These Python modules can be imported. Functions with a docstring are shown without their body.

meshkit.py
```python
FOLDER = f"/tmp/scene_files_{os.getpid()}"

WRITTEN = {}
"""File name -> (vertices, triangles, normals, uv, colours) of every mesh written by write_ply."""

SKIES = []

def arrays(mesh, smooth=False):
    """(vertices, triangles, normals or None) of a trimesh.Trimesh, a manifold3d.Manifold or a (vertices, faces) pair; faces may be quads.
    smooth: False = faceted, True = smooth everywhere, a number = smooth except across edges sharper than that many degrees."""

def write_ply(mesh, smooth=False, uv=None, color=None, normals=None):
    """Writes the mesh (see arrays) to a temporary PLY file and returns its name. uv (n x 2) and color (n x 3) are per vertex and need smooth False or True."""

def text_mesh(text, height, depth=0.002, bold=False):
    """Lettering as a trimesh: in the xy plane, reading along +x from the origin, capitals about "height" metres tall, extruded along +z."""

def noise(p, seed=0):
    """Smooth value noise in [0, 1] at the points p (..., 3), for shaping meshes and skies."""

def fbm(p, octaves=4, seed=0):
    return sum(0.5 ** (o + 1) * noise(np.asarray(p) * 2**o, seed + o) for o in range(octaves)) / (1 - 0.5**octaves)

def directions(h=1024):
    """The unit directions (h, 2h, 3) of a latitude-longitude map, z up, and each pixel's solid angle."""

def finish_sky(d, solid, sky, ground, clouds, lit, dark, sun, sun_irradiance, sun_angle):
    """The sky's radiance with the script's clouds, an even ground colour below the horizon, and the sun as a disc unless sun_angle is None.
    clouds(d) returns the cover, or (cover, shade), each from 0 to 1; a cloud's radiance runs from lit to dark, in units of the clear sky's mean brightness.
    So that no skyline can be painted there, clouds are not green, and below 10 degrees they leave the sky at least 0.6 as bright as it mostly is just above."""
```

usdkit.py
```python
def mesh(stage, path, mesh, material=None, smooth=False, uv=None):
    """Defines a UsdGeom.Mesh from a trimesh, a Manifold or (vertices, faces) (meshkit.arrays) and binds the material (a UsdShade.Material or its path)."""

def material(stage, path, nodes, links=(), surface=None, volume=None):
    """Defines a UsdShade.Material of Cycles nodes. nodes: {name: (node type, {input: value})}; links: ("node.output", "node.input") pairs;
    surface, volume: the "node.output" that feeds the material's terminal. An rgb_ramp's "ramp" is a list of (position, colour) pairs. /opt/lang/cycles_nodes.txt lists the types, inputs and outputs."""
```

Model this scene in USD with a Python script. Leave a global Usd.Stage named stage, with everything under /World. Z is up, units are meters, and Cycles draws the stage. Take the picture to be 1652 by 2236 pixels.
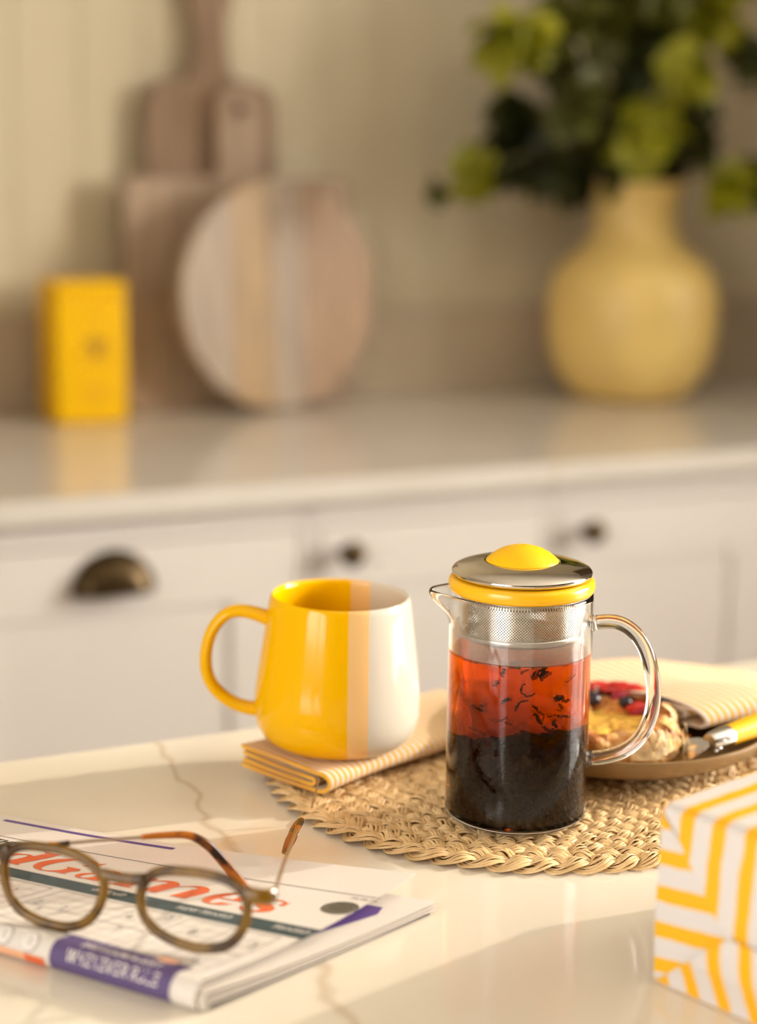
import math, random
import numpy as np, trimesh, manifold3d as m3
import shapely
from shapely.geometry import Polygon, LineString, Point, box as sbox
from shapely.ops import unary_union
from shapely import affinity
import usdkit, meshkit
from pxr import Usd, UsdGeom, UsdLux, Gf, Sdf, UsdShade, Vt

stage = Usd.Stage.CreateInMemory()
UsdGeom.SetStageUpAxis(stage, 'Z'); UsdGeom.SetStageMetersPerUnit(stage, 1.0)
UsdGeom.Xform.Define(stage, '/World'); UsdGeom.Scope.Define(stage, '/World/Looks')
random.seed(7); rng = np.random.default_rng(7)
A3 = lambda *v: np.array(v, float)

# ------------------------------------------------------------------ camera
W, H, F = 1652, 2236, 3900.0
ZT = 0.92                                     # island and counter height
PITCH, ROLL, YAW = math.radians(11.2), math.radians(0.75), math.radians(26)
EYE = A3(0, 0, ZT + 0.385)
f0 = A3(math.sin(YAW), math.cos(YAW), 0); r0 = A3(math.cos(YAW), -math.sin(YAW), 0); UP = A3(0, 0, 1)
fw = f0 * math.cos(PITCH) - UP * math.sin(PITCH); upc = UP * math.cos(PITCH) + f0 * math.sin(PITCH)
cr = r0 * math.cos(ROLL) + upc * math.sin(ROLL); cu = upc * math.cos(ROLL) - r0 * math.sin(ROLL)
cam = UsdGeom.Camera.Define(stage, '/World/camera')
mx = np.eye(4); mx[0, :3], mx[1, :3], mx[2, :3], mx[3, :3] = cr, cu, -fw, EYE
cam.AddTransformOp().Set(Gf.Matrix4d(mx.tolist()))
cam.CreateHorizontalApertureAttr(24.0); cam.CreateVerticalApertureAttr(24.0 * H / W)
cam.CreateFocalLengthAttr(F * 24.0 / W); cam.CreateFStopAttr(2.7); cam.CreateFocusDistanceAttr(0.995)
cam.CreateClippingRangeAttr(Gf.Vec2f(0.05, 100)); cam.CreateExposureAttr(0.56)

def ray(px, py): return fw + cr * (px - W / 2) / F - cu * (py - H / 2) / F
def U(px, py, z=ZT):                          # where a line of sight meets the height z
    d = ray(px, py); return EYE + d * ((z - EYE[2]) / d[2])
def UY(px, py, Y):                            # where it meets the upright plane y = Y
    d = ray(px, py); return EYE + d * ((Y - EYE[1]) / d[1])
def UP_(px, py, p, n):                        # where it meets the plane through p with normal n
    d = ray(px, py); return EYE + d * (np.dot(p - EYE, n) / np.dot(d, n))

# ------------------------------------------------------------------ light
def rect(name, loc, direction, w, h, color, inten):
    l = UsdLux.RectLight.Define(stage, '/World/' + name)
    d = np.array(direction, float); d /= np.linalg.norm(d)
    x = np.cross(UP, -d); x /= np.linalg.norm(x); y = np.cross(-d, x)
    m = np.eye(4); m[0, :3], m[1, :3], m[2, :3], m[3, :3] = x, y, -d, loc
    l.AddTransformOp().Set(Gf.Matrix4d(m.tolist()))
    l.CreateWidthAttr(w); l.CreateHeightAttr(h); l.CreateColorAttr(Gf.Vec3f(*color)); l.CreateIntensityAttr(inten)
RX0, RX1, RY0, RY1, RZ1 = -1.6, 3.4, -2.6, 2.65, 2.6   # the room
WIN1 = (-0.70, 0.98, 1.05, 2.5)               # right wall window: y0 y1 z0 z1
WIN2 = (-1.3, 0.5, 0.95, 2.3)                  # left wall window: y0 y1 z0 z1
rect('daylight_side_window', (RX1 + 0.25, (WIN1[0] + WIN1[1]) / 2, (WIN1[2] + WIN1[3]) / 2), (-1, 0, 0), WIN1[1] - WIN1[0], WIN1[3] - WIN1[2], (1, 0.945, 0.85), 25.5)
rect('daylight_left_window', (RX0 - 0.25, (WIN2[0] + WIN2[1]) / 2, (WIN2[2] + WIN2[3]) / 2), (1, 0, 0), WIN2[1] - WIN2[0], WIN2[3] - WIN2[2], (1, 0.95, 0.88), 6.6)
sun = UsdLux.DistantLight.Define(stage, '/World/sun')
sd = A3(-1, 0.07, -math.tan(math.radians(21))); sd /= np.linalg.norm(sd)
sx = np.cross(UP, -sd); sx /= np.linalg.norm(sx); sy = np.cross(-sd, sx)
m_ = np.eye(4); m_[0, :3], m_[1, :3], m_[2, :3] = sx, sy, -sd
sun.AddTransformOp().Set(Gf.Matrix4d(m_.tolist()))
sun.CreateAngleAttr(0.53); sun.CreateColorAttr(Gf.Vec3f(1, 0.90, 0.74)); sun.CreateIntensityAttr(7000.0)
dome = UsdLux.DomeLight.Define(stage, '/World/sky'); dome.CreateColorAttr(Gf.Vec3f(0.8, 0.9, 1.0)); dome.CreateIntensityAttr(0.6)

# ------------------------------------------------------------------ materials
def srgb(r, g, b): return tuple(((c / 255 + 0.055) / 1.055) ** 2.4 if c > 10 else c / 3295 for c in (r, g, b))
MATS = {}
def mat(name, col, rough=0.5, var=0.0, scale=30, stretch=(1, 1, 1), bump=0.0, bscale=200, detail=4, **kw):
    nodes = {'p': ('principled_bsdf', dict(base_color=col, roughness=rough, **kw)), 'g': ('geometry', {})}
    links = []
    if var or bump:
        nodes['mp'] = ('mapping', dict(scale=stretch)); links.append(('g.position', 'mp.vector'))
    if var:
        nodes['n'] = ('noise_texture', dict(scale=scale, detail=detail))
        nodes['r'] = ('rgb_ramp', dict(ramp=[(0.3, tuple(c * (1 - var) for c in col)), (0.7, tuple(min(1, c * (1 + var * 0.6)) for c in col))]))
        links += [('mp.vector', 'n.vector'), ('n.fac', 'r.fac'), ('r.color', 'p.base_color')]
    if bump:
        nodes['nb'] = ('noise_texture', dict(scale=bscale, detail=3)); nodes['b'] = ('bump', dict(strength=1.0, distance=bump))
        links += [('mp.vector', 'nb.vector'), ('nb.fac', 'b.height'), ('b.normal', 'p.normal')]
    MATS[name] = usdkit.material(stage, '/World/Looks/' + name, nodes, links, surface='p.BSDF')
    return MATS[name]
def matn(name, nodes, links, surface=None, volume=None):
    MATS[name] = usdkit.material(stage, '/World/Looks/' + name, nodes, links, surface=surface, volume=volume); return MATS[name]

mat('wall_paint', (0.63, 0.54, 0.37), 0.55, bump=0.0004, bscale=40)
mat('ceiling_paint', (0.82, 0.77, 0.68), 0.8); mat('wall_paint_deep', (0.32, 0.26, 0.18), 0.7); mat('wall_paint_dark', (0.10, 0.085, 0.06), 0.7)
mat('floor_wood', (0.36, 0.23, 0.13), 0.45, var=0.4, scale=6, stretch=(1, 12, 1))
mat('cabinet_paint', (0.72, 0.665, 0.61), 0.42, bump=0.0001, bscale=300)
mat('dark_timber', (0.09, 0.055, 0.03), 0.5, var=0.3, scale=10, stretch=(6, 6, .5))
mat('window_paint', (0.82, 0.79, 0.74), 0.4)
mat('bronze', (0.10, 0.065, 0.03), 0.32, var=0.4, scale=60, metallic=0.9)
mat('tin_yellow', (0.88, 0.50, 0.0), 0.42, specular_ior_level=0.25)
mat('tin_print', (0.30, 0.14, 0.01), 0.5)
mat('tin_print_soft', (0.70, 0.36, 0.01), 0.5)
mat('vase_glaze', (0.88, 0.63, 0.21), 0.38, var=0.12, scale=9, bump=0.002, bscale=25)
mat('wood_walnut', (0.30, 0.19, 0.11), 0.55, var=0.25, scale=14, stretch=(6, 6, 0.6))
mat('wood_grey', (0.42, 0.30, 0.20), 0.55, var=0.25, scale=12, stretch=(8, 8, 0.5))
mat('wood_a', (0.42, 0.32, 0.225), 0.5, var=0.2, scale=12, stretch=(8, 8, 0.5))
mat('wood_b', (0.44, 0.285, 0.135), 0.5, var=0.25, scale=12, stretch=(8, 8, 0.5))
mat('wood_c', (0.43, 0.265, 0.15), 0.5, var=0.2, scale=12, stretch=(8, 8, 0.5))
mat('yellow_silicone', (0.92, 0.50, 0.002), 0.42, specular_ior_level=0.3)
mat('yellow_gasket', (0.92, 0.47, 0.01), 0.22)
mat('chrome', (0.72, 0.68, 0.62), 0.06, metallic=1.0)
mat('steel', (0.66, 0.63, 0.58), 0.25, metallic=1.0)
mat('plate_glaze', (0.26, 0.165, 0.075), 0.32, var=0.25, scale=35, bump=0.0003, bscale=120)
mat('knife_yellow', (0.88, 0.45, 0.005), 0.25)
mat('custard', (0.85, 0.52, 0.09), 0.35, var=0.3, scale=110, bump=0.001, bscale=160)
mat('strawberry', (0.62, 0.025, 0.018), 0.25, var=0.4, scale=200, subsurface_weight=0.2, subsurface_scale=0.003)
mat('cherry', (0.33, 0.012, 0.05), 0.25, var=0.4, scale=200)
mat('blueberry', (0.02, 0.014, 0.03), 0.3, var=0.3, scale=90)
matn('tea_leaf', {'g': ('geometry', {}), 'n': ('noise_texture', dict(scale=150, detail=3)), 'a': ('math', dict(math_type='multiply_add', value2=.22)), 'k': ('math', dict(math_type='multiply', value2=.85)),
    'r': ('rgb_ramp', dict(ramp=[(.20, (.014, .005, .0012)), (.48, (.10, .040, .008)), (.72, (.34, .155, .032)), (.96, (.66, .40, .11))])), 'p': ('principled_bsdf', dict(roughness=.6, specular_ior_level=.08))},
    [('g.position', 'n.vector'), ('n.fac', 'a.value1'), ('g.random_per_island', 'k.value1'), ('k.value', 'a.value3'), ('a.value', 'r.fac'), ('r.color', 'p.base_color')], surface='p.BSDF')
mat('drifting_leaf', (0.016, 0.008, 0.003), 0.7, var=0.4, scale=300, specular_ior_level=0.05)
mat('straw_twig', (0.30, 0.16, 0.05), 0.6)
mat('paper', (0.70, 0.63, 0.565), 0.85, var=0.04, scale=900)
mat('ink_orange', (0.72, 0.13, 0.03), 0.8)
mat('ink_teal', (0.04, 0.062, 0.062), 0.8)
mat('ink_black', (0.035, 0.03, 0.03), 0.8)
mat('ink_purple', (0.10, 0.065, 0.17), 0.7)
mat('ink_violet', (0.12, 0.06, 0.26), 0.7)
mat('ink_white', (0.75, 0.68, 0.62), 0.8)
mat('ink_grey', (0.25, 0.22, 0.2), 0.8)
mat('ink_olive', (0.15, 0.125, 0.085), 0.8)
mat('ink_peach', (0.80, 0.42, 0.24), 0.8)
mat('gold_metal', (0.50, 0.38, 0.30), 0.25, metallic=1.0)
mat('silver_metal', (0.75, 0.73, 0.72), 0.15, metallic=1.0)
mat('stem_green', (0.09, 0.08, 0.02), 0.6)
mat('strap_dark', (0.03, 0.02, 0.012), 0.35)

# worktop: cream quartz with a few thin wandering veins
def quartz(name, base, vein, rough):
    mid = tuple(0.45 * a + .55 * b for a, b in zip(vein, base))
    matn(name, {'g': ('geometry', {}), 's': ('separate_xyz', {}), 'n1': ('noise_texture', dict(scale=11, detail=3, roughness=0.55)), 'a': ('math', dict(math_type='multiply_add', value2=0.06)), 'sk': ('math', dict(math_type='multiply_add', value2=-0.12)),
        'sh': ('math', dict(math_type='subtract', value2=0.268)), 'pp': ('math', dict(math_type='pingpong', value2=0.37)), 'r': ('rgb_ramp', dict(ramp=[(0.0, vein), (0.0018, mid), (0.0042, base), (1, base)])),
        'n2': ('noise_texture', dict(scale=5, detail=3)), 'r2': ('rgb_ramp', dict(ramp=[(0.35, (0.94, 0.92, 0.9)), (0.65, (1, 1, 1))])),
        'm': ('mix_color', dict(blend_type='multiply', fac=1.0)), 'p': ('principled_bsdf', dict(roughness=rough, specular_ior_level=0.5))},
        [('g.position', 's.vector'), ('g.position', 'n1.vector'), ('s.y', 'sk.value1'), ('s.x', 'sk.value3'), ('n1.fac', 'a.value1'), ('sk.value', 'a.value3'), ('a.value', 'sh.value1'), ('sh.value', 'pp.value1'),
         ('pp.value', 'r.fac'), ('g.position', 'n2.vector'), ('n2.fac', 'r2.fac'), ('r.color', 'm.a'), ('r2.color', 'm.b'), ('m.result', 'p.base_color')], surface='p.BSDF')
quartz('quartz', (0.80, 0.73, 0.61), (0.62, 0.51, 0.38), 0.09)
mat('upstand_stone', (0.50, 0.405, 0.29), 0.3, var=0.05, scale=8)
quartz('quartz_counter', (0.68, 0.63, 0.56), (0.60, 0.51, 0.38), 0.13)

# clear glass
matn('glass', {'p': ('principled_bsdf', dict(base_color=(1, 0.995, 0.985), roughness=0.0, ior=1.47, transmission_weight=1.0))}, [], surface='p.BSDF')
matn('lens_glass', {'t': ('transparent_bsdf', dict(color=(0.97, 0.97, 0.96))), 'gl': ('glossy_bsdf', dict(color=(1, 1, 1), roughness=0.0)), 'f': ('fresnel', dict(IOR=1.12)), 'x': ('mix_closure', {})},
     [('f.fac', 'x.fac'), ('t.BSDF', 'x.closure1'), ('gl.BSDF', 'x.closure2')], surface='x.closure')
matn('window_glass', {'t': ('transparent_bsdf', dict(color=(0.98, 0.98, 0.98))), 'gl': ('glossy_bsdf', dict(color=(1, 1, 1), roughness=0.0)), 'f': ('fresnel', dict(IOR=1.45)), 'x': ('mix_closure', {})},
     [('f.fac', 'x.fac'), ('t.BSDF', 'x.closure1'), ('gl.BSDF', 'x.closure2')], surface='x.closure')
TEA_K = (2.4, 30.0, 88.0); TEA_TOP = 0.92 + 0.0082 + 0.0995
matn('tea', {'p': ('principled_bsdf', dict(base_color=(1, 1, 1), roughness=0.0, transmission_weight=1.0, ior=1.33)), 't': ('transparent_bsdf', dict(color=(1, 1, 1))), 'x': ('mix_closure', dict(fac=0.33)),
             'v': ('absorption_volume', dict(color=tuple(1 - k / 90 for k in TEA_K), density=90.0))},
     [('p.BSDF', 'x.closure1'), ('t.BSDF', 'x.closure2')], surface='x.closure', volume='v.volume')
# the jug wall is 2 mm thin: where the tea wets it, light goes straight on through it; above the tea and in the foot it refracts
matn('jug_glass', {'p': ('principled_bsdf', dict(base_color=(1, 0.995, 0.985), roughness=0.0, ior=1.47, transmission_weight=1.0)), 't': ('transparent_bsdf', dict(color=(1, 1, 1))), 'gl': ('glossy_bsdf', dict(color=(1, 1, 1), roughness=0.0)),
                   'f': ('layer_weight', dict(blend=0.5)), 'pw': ('math', dict(math_type='power', value2=5.0)), 'ma': ('math', dict(math_type='multiply_add', value2=0.6, value3=0.016)), 'y': ('mix_closure', {}), 'x': ('mix_closure', {}), 'g': ('geometry', {}), 's': ('separate_xyz', {}),
                   'hi': ('math', dict(math_type='greater_than', value2=TEA_TOP)), 'lo': ('math', dict(math_type='less_than', value2=TEA_TOP - 0.0955)), 'm': ('math', dict(math_type='maximum'))},
     [('f.facing', 'pw.value1'), ('pw.value', 'ma.value1'), ('ma.value', 'y.fac'), ('t.BSDF', 'y.closure1'), ('gl.BSDF', 'y.closure2'), ('g.position', 's.vector'), ('s.z', 'hi.value1'), ('s.z', 'lo.value1'), ('hi.value', 'm.value1'), ('lo.value', 'm.value2'),
      ('m.value', 'x.fac'), ('y.closure', 'x.closure1'), ('p.BSDF', 'x.closure2')], surface='x.closure')

# acetate: olive tortoiseshell, partly see-through
def acetate(name, c1, c2, scale, tr):
    matn(name, {'g': ('geometry', {}), 'n': ('noise_texture', dict(scale=scale, detail=2)), 'r': ('rgb_ramp', dict(ramp=[(0.42, c1), (0.58, c2)])),
        'p': ('principled_bsdf', dict(roughness=0.25, ior=1.49, specular_ior_level=0.3, transmission_weight=tr))}, [('g.position', 'n.vector'), ('n.fac', 'r.fac'), ('r.color', 'p.base_color')], surface='p.BSDF')
acetate('acetate_olive', (0.055, 0.022, 0.001), (0.20, 0.095, 0.001), 45, 0.10)
acetate('acetate_tortoise', (0.03, 0.010, 0.006), (0.45, 0.13, 0.01), 70, 0.25)

# leaves let light through
def leafmat(name, c1, c2):
    matn(name, {'o': ('geometry', {}), 'n': ('noise_texture', dict(scale=14, detail=2)), 'r': ('rgb_ramp', dict(ramp=[(0.35, c1), (0.65, c2)])),
        'p': ('principled_bsdf', dict(roughness=0.5)), 't': ('translucent_bsdf', {}), 'x': ('mix_closure', dict(fac=0.3))},
        [('o.position', 'n.vector'), ('n.fac', 'r.fac'), ('r.color', 'p.base_color'), ('r.color', 't.color'), ('p.BSDF', 'x.closure1'), ('t.BSDF', 'x.closure2')], surface='x.closure')
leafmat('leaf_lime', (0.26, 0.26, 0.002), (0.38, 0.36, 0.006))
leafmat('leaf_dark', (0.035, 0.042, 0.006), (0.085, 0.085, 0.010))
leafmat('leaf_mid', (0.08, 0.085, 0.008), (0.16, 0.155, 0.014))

# two-tone glaze with a dipped overlap, split across the mug along its own axis
def mugmat(cx):
    ramp = [(0, (0.86, 0.455, 0.0)), (0.4999, (0.86, 0.455, 0.0)), (0.5, (0.80, 0.50, 0.20)), (0.6249, (0.80, 0.50, 0.20)), (0.625, (0.60, 0.545, 0.45)), (1, (0.60, 0.545, 0.45))]
    matn('mug_glaze', {'g': ('geometry', {}), 'd': ('vector_math', dict(math_type='dot_product', vector2=tuple(r0))), 'mr': ('map_range', dict(from_min=cx - 0.05 + 0.0078, from_max=cx + 0.05 + 0.0078, to_min=0, to_max=1)),
        'r': ('rgb_ramp', dict(ramp=ramp, interpolate=False)), 'p': ('principled_bsdf', dict(roughness=0.10, specular_ior_level=0.3))},
        [('g.position', 'd.vector1'), ('d.value', 'mr.value'), ('mr.result', 'r.fac'), ('r.color', 'p.base_color')], surface='p.BSDF')

# stripes along UV u (in periods)
def stripes(name, c1, c2, frac, rough, weave=0.0, soft=0.03, wob=0.0):
    nodes = {'uv': ('uvmap', dict(attribute='st')), 's': ('separate_xyz', {}), 'f': ('math', dict(math_type='pingpong', value2=0.5)), 'k': ('math', dict(math_type='multiply', value2=2.0)),
        'r': ('rgb_ramp', dict(ramp=[(0, c1), (max(0, frac - soft), c1), (min(1, frac + soft), c2), (1, c2)])), 'p': ('principled_bsdf', dict(roughness=rough))}
    links = [('uv.UV', 's.vector'), ('f.value', 'k.value1'), ('k.value', 'r.fac'), ('r.color', 'p.base_color')]
    if wob:
        nodes['n'] = ('noise_texture', dict(scale=1.2)); nodes['a'] = ('math', dict(math_type='multiply_add', value2=wob))
        links += [('uv.UV', 'n.vector'), ('n.fac', 'a.value1'), ('s.x', 'a.value3'), ('a.value', 'f.value1')]
    else:
        links.append(('s.x', 'f.value1'))
    if weave:
        nodes['g'] = ('geometry', {}); nodes['nb'] = ('noise_texture', dict(scale=1400, detail=1)); nodes['b'] = ('bump', dict(strength=1.0, distance=weave))
        links += [('g.position', 'nb.vector'), ('nb.fac', 'b.height'), ('b.normal', 'p.normal')]
        nodes['p'][1]['sheen_weight'] = 0.2
    matn(name, nodes, links, surface='p.BSDF')
stripes('napkin_cloth', (0.80, 0.41, 0.035), (0.72, 0.64, 0.54), 0.50, 0.85, weave=0.0006, soft=0.06)
stripes('gift_paper', (0.80, 0.40, 0.0), (0.64, 0.585, 0.55), 0.44, 0.5, soft=0.02, wob=0.15)

# rush straw: tan with fine light and dark fibres
matn('straw', {'g': ('geometry', {}), 'n': ('noise_texture', dict(scale=120, detail=5, roughness=0.6)), 'a': ('math', dict(math_type='multiply_add', value2=0.45)), 'k': ('math', dict(math_type='multiply', value2=0.62)),
    'r': ('rgb_ramp', dict(ramp=[(0.2, (0.62, 0.39, 0.165)), (0.5, (0.90, 0.66, 0.355)), (0.8, (0.97, 0.83, 0.56))])), 'p': ('principled_bsdf', dict(roughness=0.42))},
    [('g.position', 'n.vector'), ('n.fac', 'k.value1'), ('g.random_per_island', 'a.value1'), ('k.value', 'a.value3'), ('a.value', 'r.fac'), ('r.color', 'p.base_color')], surface='p.BSDF')

# crust: golden with toasted patches
matn('crust', {'g': ('geometry', {}), 'n': ('noise_texture', dict(scale=55, detail=5, roughness=0.62)), 'r': ('rgb_ramp', dict(ramp=[(0.33, (0.30, 0.085, 0.015)), (0.45, (0.55, 0.23, 0.05)), (0.55, (0.74, 0.42, 0.13)), (0.70, (0.86, 0.66, 0.38))])),
    'nb': ('noise_texture', dict(scale=260, detail=4)), 'b': ('bump', dict(strength=1.0, distance=0.0012)), 'p': ('principled_bsdf', dict(roughness=0.52, specular_ior_level=0.4))},
    [('g.position', 'n.vector'), ('n.fac', 'r.fac'), ('r.color', 'p.base_color'), ('g.position', 'nb.vector'), ('nb.fac', 'b.height'), ('b.normal', 'p.normal')], surface='p.BSDF')

# perforated steel: round holes on a diagonal grid (UV in hole pitches)
def perforated():
    nodes = {'uv': ('uvmap', dict(attribute='st')), 'tr': ('transparent_bsdf', dict(color=(1, 1, 1))), 'p': ('principled_bsdf', dict(base_color=(0.56, 0.53, 0.48), roughness=0.3, metallic=1.0)), 'x': ('mix_closure', {}),
             'mn': ('math', dict(math_type='minimum')), 'lt': ('math', dict(math_type='less_than', value2=0.205))}
    links = []
    for k, off in (('a', 0.0), ('b', 0.5)):
        nodes['o' + k] = ('vector_math', dict(math_type='add', vector2=(off, off, 0))); nodes['f' + k] = ('vector_math', dict(math_type='fraction'))
        nodes['s' + k] = ('vector_math', dict(math_type='subtract', vector2=(0.5, 0.5, 0))); nodes['l' + k] = ('vector_math', dict(math_type='length'))
        links += [('uv.UV', f'o{k}.vector1'), (f'o{k}.vector', f'f{k}.vector1'), (f'f{k}.vector', f's{k}.vector1'), (f's{k}.vector', f'l{k}.vector1')]
    links += [('la.value', 'mn.value1'), ('lb.value', 'mn.value2'), ('mn.value', 'lt.value1'), ('lt.value', 'x.fac'), ('p.BSDF', 'x.closure1'), ('tr.BSDF', 'x.closure2')]
    matn('perforated_steel', nodes, links, surface='x.closure')
perforated()

# ------------------------------------------------------------------ prims
USED, LOCS = {}, {}
def newpath(parent, name):
    k = parent + '/' + name; n = USED.get(k, 0); USED[k] = n + 1
    return k if n == 0 else f'{k}_{n:03d}'
def tag(prim, label=None, cat=None, group=None, kind=None):
    for k, v in (('label', label), ('category', cat), ('group', group), ('kind', kind)):
        if v: prim.SetCustomDataByKey(k, v)
def thing(name, label=None, cat=None, loc=(0, 0, 0), group=None, kind=None):
    p = newpath('/World', name); x = UsdGeom.Xform.Define(stage, p); x.AddTranslateOp().Set(Gf.Vec3d(*map(float, loc)))
    LOCS[p] = np.array(loc, float); tag(x.GetPrim(), label, cat, group, kind); return p
def part(parent, name, mesh, m, smooth=35, uv=None, label=None, kind=None):
    v, f, n = meshkit.arrays(mesh, smooth)
    base = parent
    while base not in LOCS: base = base.rsplit('/', 1)[0]
    v = v - LOCS[base]
    p = newpath(parent, name); g = UsdGeom.Mesh.Define(stage, p)
    g.CreatePointsAttr(Vt.Vec3fArray.FromNumpy(v.astype(np.float32))); g.CreateFaceVertexCountsAttr(Vt.IntArray.FromNumpy(np.full(len(f), 3, np.int32)))
    g.CreateFaceVertexIndicesAttr(Vt.IntArray.FromNumpy(f.astype(np.int32).ravel())); g.CreateSubdivisionSchemeAttr('none')
    if n is not None: g.CreateNormalsAttr(Vt.Vec3fArray.FromNumpy(n.astype(np.float32))); g.SetNormalsInterpolation('vertex')
    if uv is not None: UsdGeom.PrimvarsAPI(g).CreatePrimvar('st', Sdf.ValueTypeNames.TexCoord2fArray, 'vertex').Set(Vt.Vec2fArray.FromNumpy(np.asarray(uv, np.float32)))
    UsdShade.MaterialBindingAPI.Apply(g.GetPrim()).Bind(MATS[m]); tag(g.GetPrim(), label, None, None, kind)
    return p
def single(name, mesh, m, label=None, cat=None, group=None, kind=None, smooth=35, uv=None):   # a thing of one mesh
    v = meshkit.arrays(mesh, False)[0]; c = (v.min(0) + v.max(0)) / 2; c[2] = v[:, 2].min()
    p = newpath('/World', name); v2, f, n = meshkit.arrays(mesh, smooth)
    g = UsdGeom.Mesh.Define(stage, p); g.AddTranslateOp().Set(Gf.Vec3d(*c))
    g.CreatePointsAttr(Vt.Vec3fArray.FromNumpy((v2 - c).astype(np.float32))); g.CreateFaceVertexCountsAttr(Vt.IntArray.FromNumpy(np.full(len(f), 3, np.int32)))
    g.CreateFaceVertexIndicesAttr(Vt.IntArray.FromNumpy(f.astype(np.int32).ravel())); g.CreateSubdivisionSchemeAttr('none')
    if n is not None: g.CreateNormalsAttr(Vt.Vec3fArray.FromNumpy(n.astype(np.float32))); g.SetNormalsInterpolation('vertex')
    if uv is not None: UsdGeom.PrimvarsAPI(g).CreatePrimvar('st', Sdf.ValueTypeNames.TexCoord2fArray, 'vertex').Set(Vt.Vec2fArray.FromNumpy(np.asarray(uv, np.float32)))
    UsdShade.MaterialBindingAPI.Apply(g.GetPrim()).Bind(MATS[m]); tag(g.GetPrim(), label, cat, group, kind)
    return p
def struct(name, mesh, m, smooth=False): return single(name, mesh, m, kind='structure', smooth=smooth)

# ------------------------------------------------------------------ shapes
def T(v, f): return trimesh.Trimesh(np.asarray(v, float), np.asarray(f, int), process=False)
def join(*ms): return trimesh.util.concatenate([x for x in ms])
def bx(x0, x1, y0, y1, z0, z1, b=0.0):
    if b <= 0: return trimesh.creation.box(bounds=[[x0, y0, z0], [x1, y1, z1]])
    pts = []
    for sx_ in (0, 1):
        for sy_ in (0, 1):
            for sz_ in (0, 1):
                c = A3((x0 + b, x1 - b)[sx_], (y0 + b, y1 - b)[sy_], (z0 + b, z1 - b)[sz_]); s = A3(2 * sx_ - 1, 2 * sy_ - 1, 2 * sz_ - 1) * b
                for w in ((1, 0, 0), (0, 1, 0), (0, 0, 1), (.7, .7, 0), (.7, 0, .7), (0, .7, .7), (.577, .577, .577)): pts.append(c + s * np.array(w))
    return trimesh.convex.convex_hull(np.array(pts))
def quads(nu, nv, closeu=False, closev=False, off=0):
    f = []
    for i in range(nu - (not closeu)):
        for j in range(nv - (not closev)):
            a, b, c, d = i * nv + j, ((i + 1) % nu) * nv + j, ((i + 1) % nu) * nv + (j + 1) % nv, i * nv + (j + 1) % nv
            f += [(a, b, c), (a, c, d)]
    return np.array(f) + off
def lathe(prof, n=96, c=(0, 0, 0), fn=None, close=False):
    prof = np.array(prof, float); k = len(prof); th = np.linspace(0, 2 * np.pi, n, endpoint=False)
    v = np.stack([prof[None, :, 0] * np.cos(th)[:, None], prof[None, :, 0] * np.sin(th)[:, None], np.broadcast_to(prof[None, :, 1], (n, k))], -1)
    if fn is not None: v = fn(v, th)
    m = T(v.reshape(-1, 3) + np.array(c), quads(n, k, True, close))
    m.merge_vertices(); m.update_faces(m.nondegenerate_faces()); m.remove_unreferenced_vertices(); return m
def spline(pts, n, closed=False):
    p = np.array(pts, float)
    from scipy.interpolate import CubicSpline
    if closed: p = np.vstack([p, p[:1]])
    t = np.r_[0, np.cumsum(np.linalg.norm(np.diff(p, axis=0), axis=1) ** 0.5)]
    cs = CubicSpline(t, p, bc_type='periodic' if closed else 'natural')
    return cs(np.linspace(0, t[-1], n, endpoint=not closed))
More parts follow.
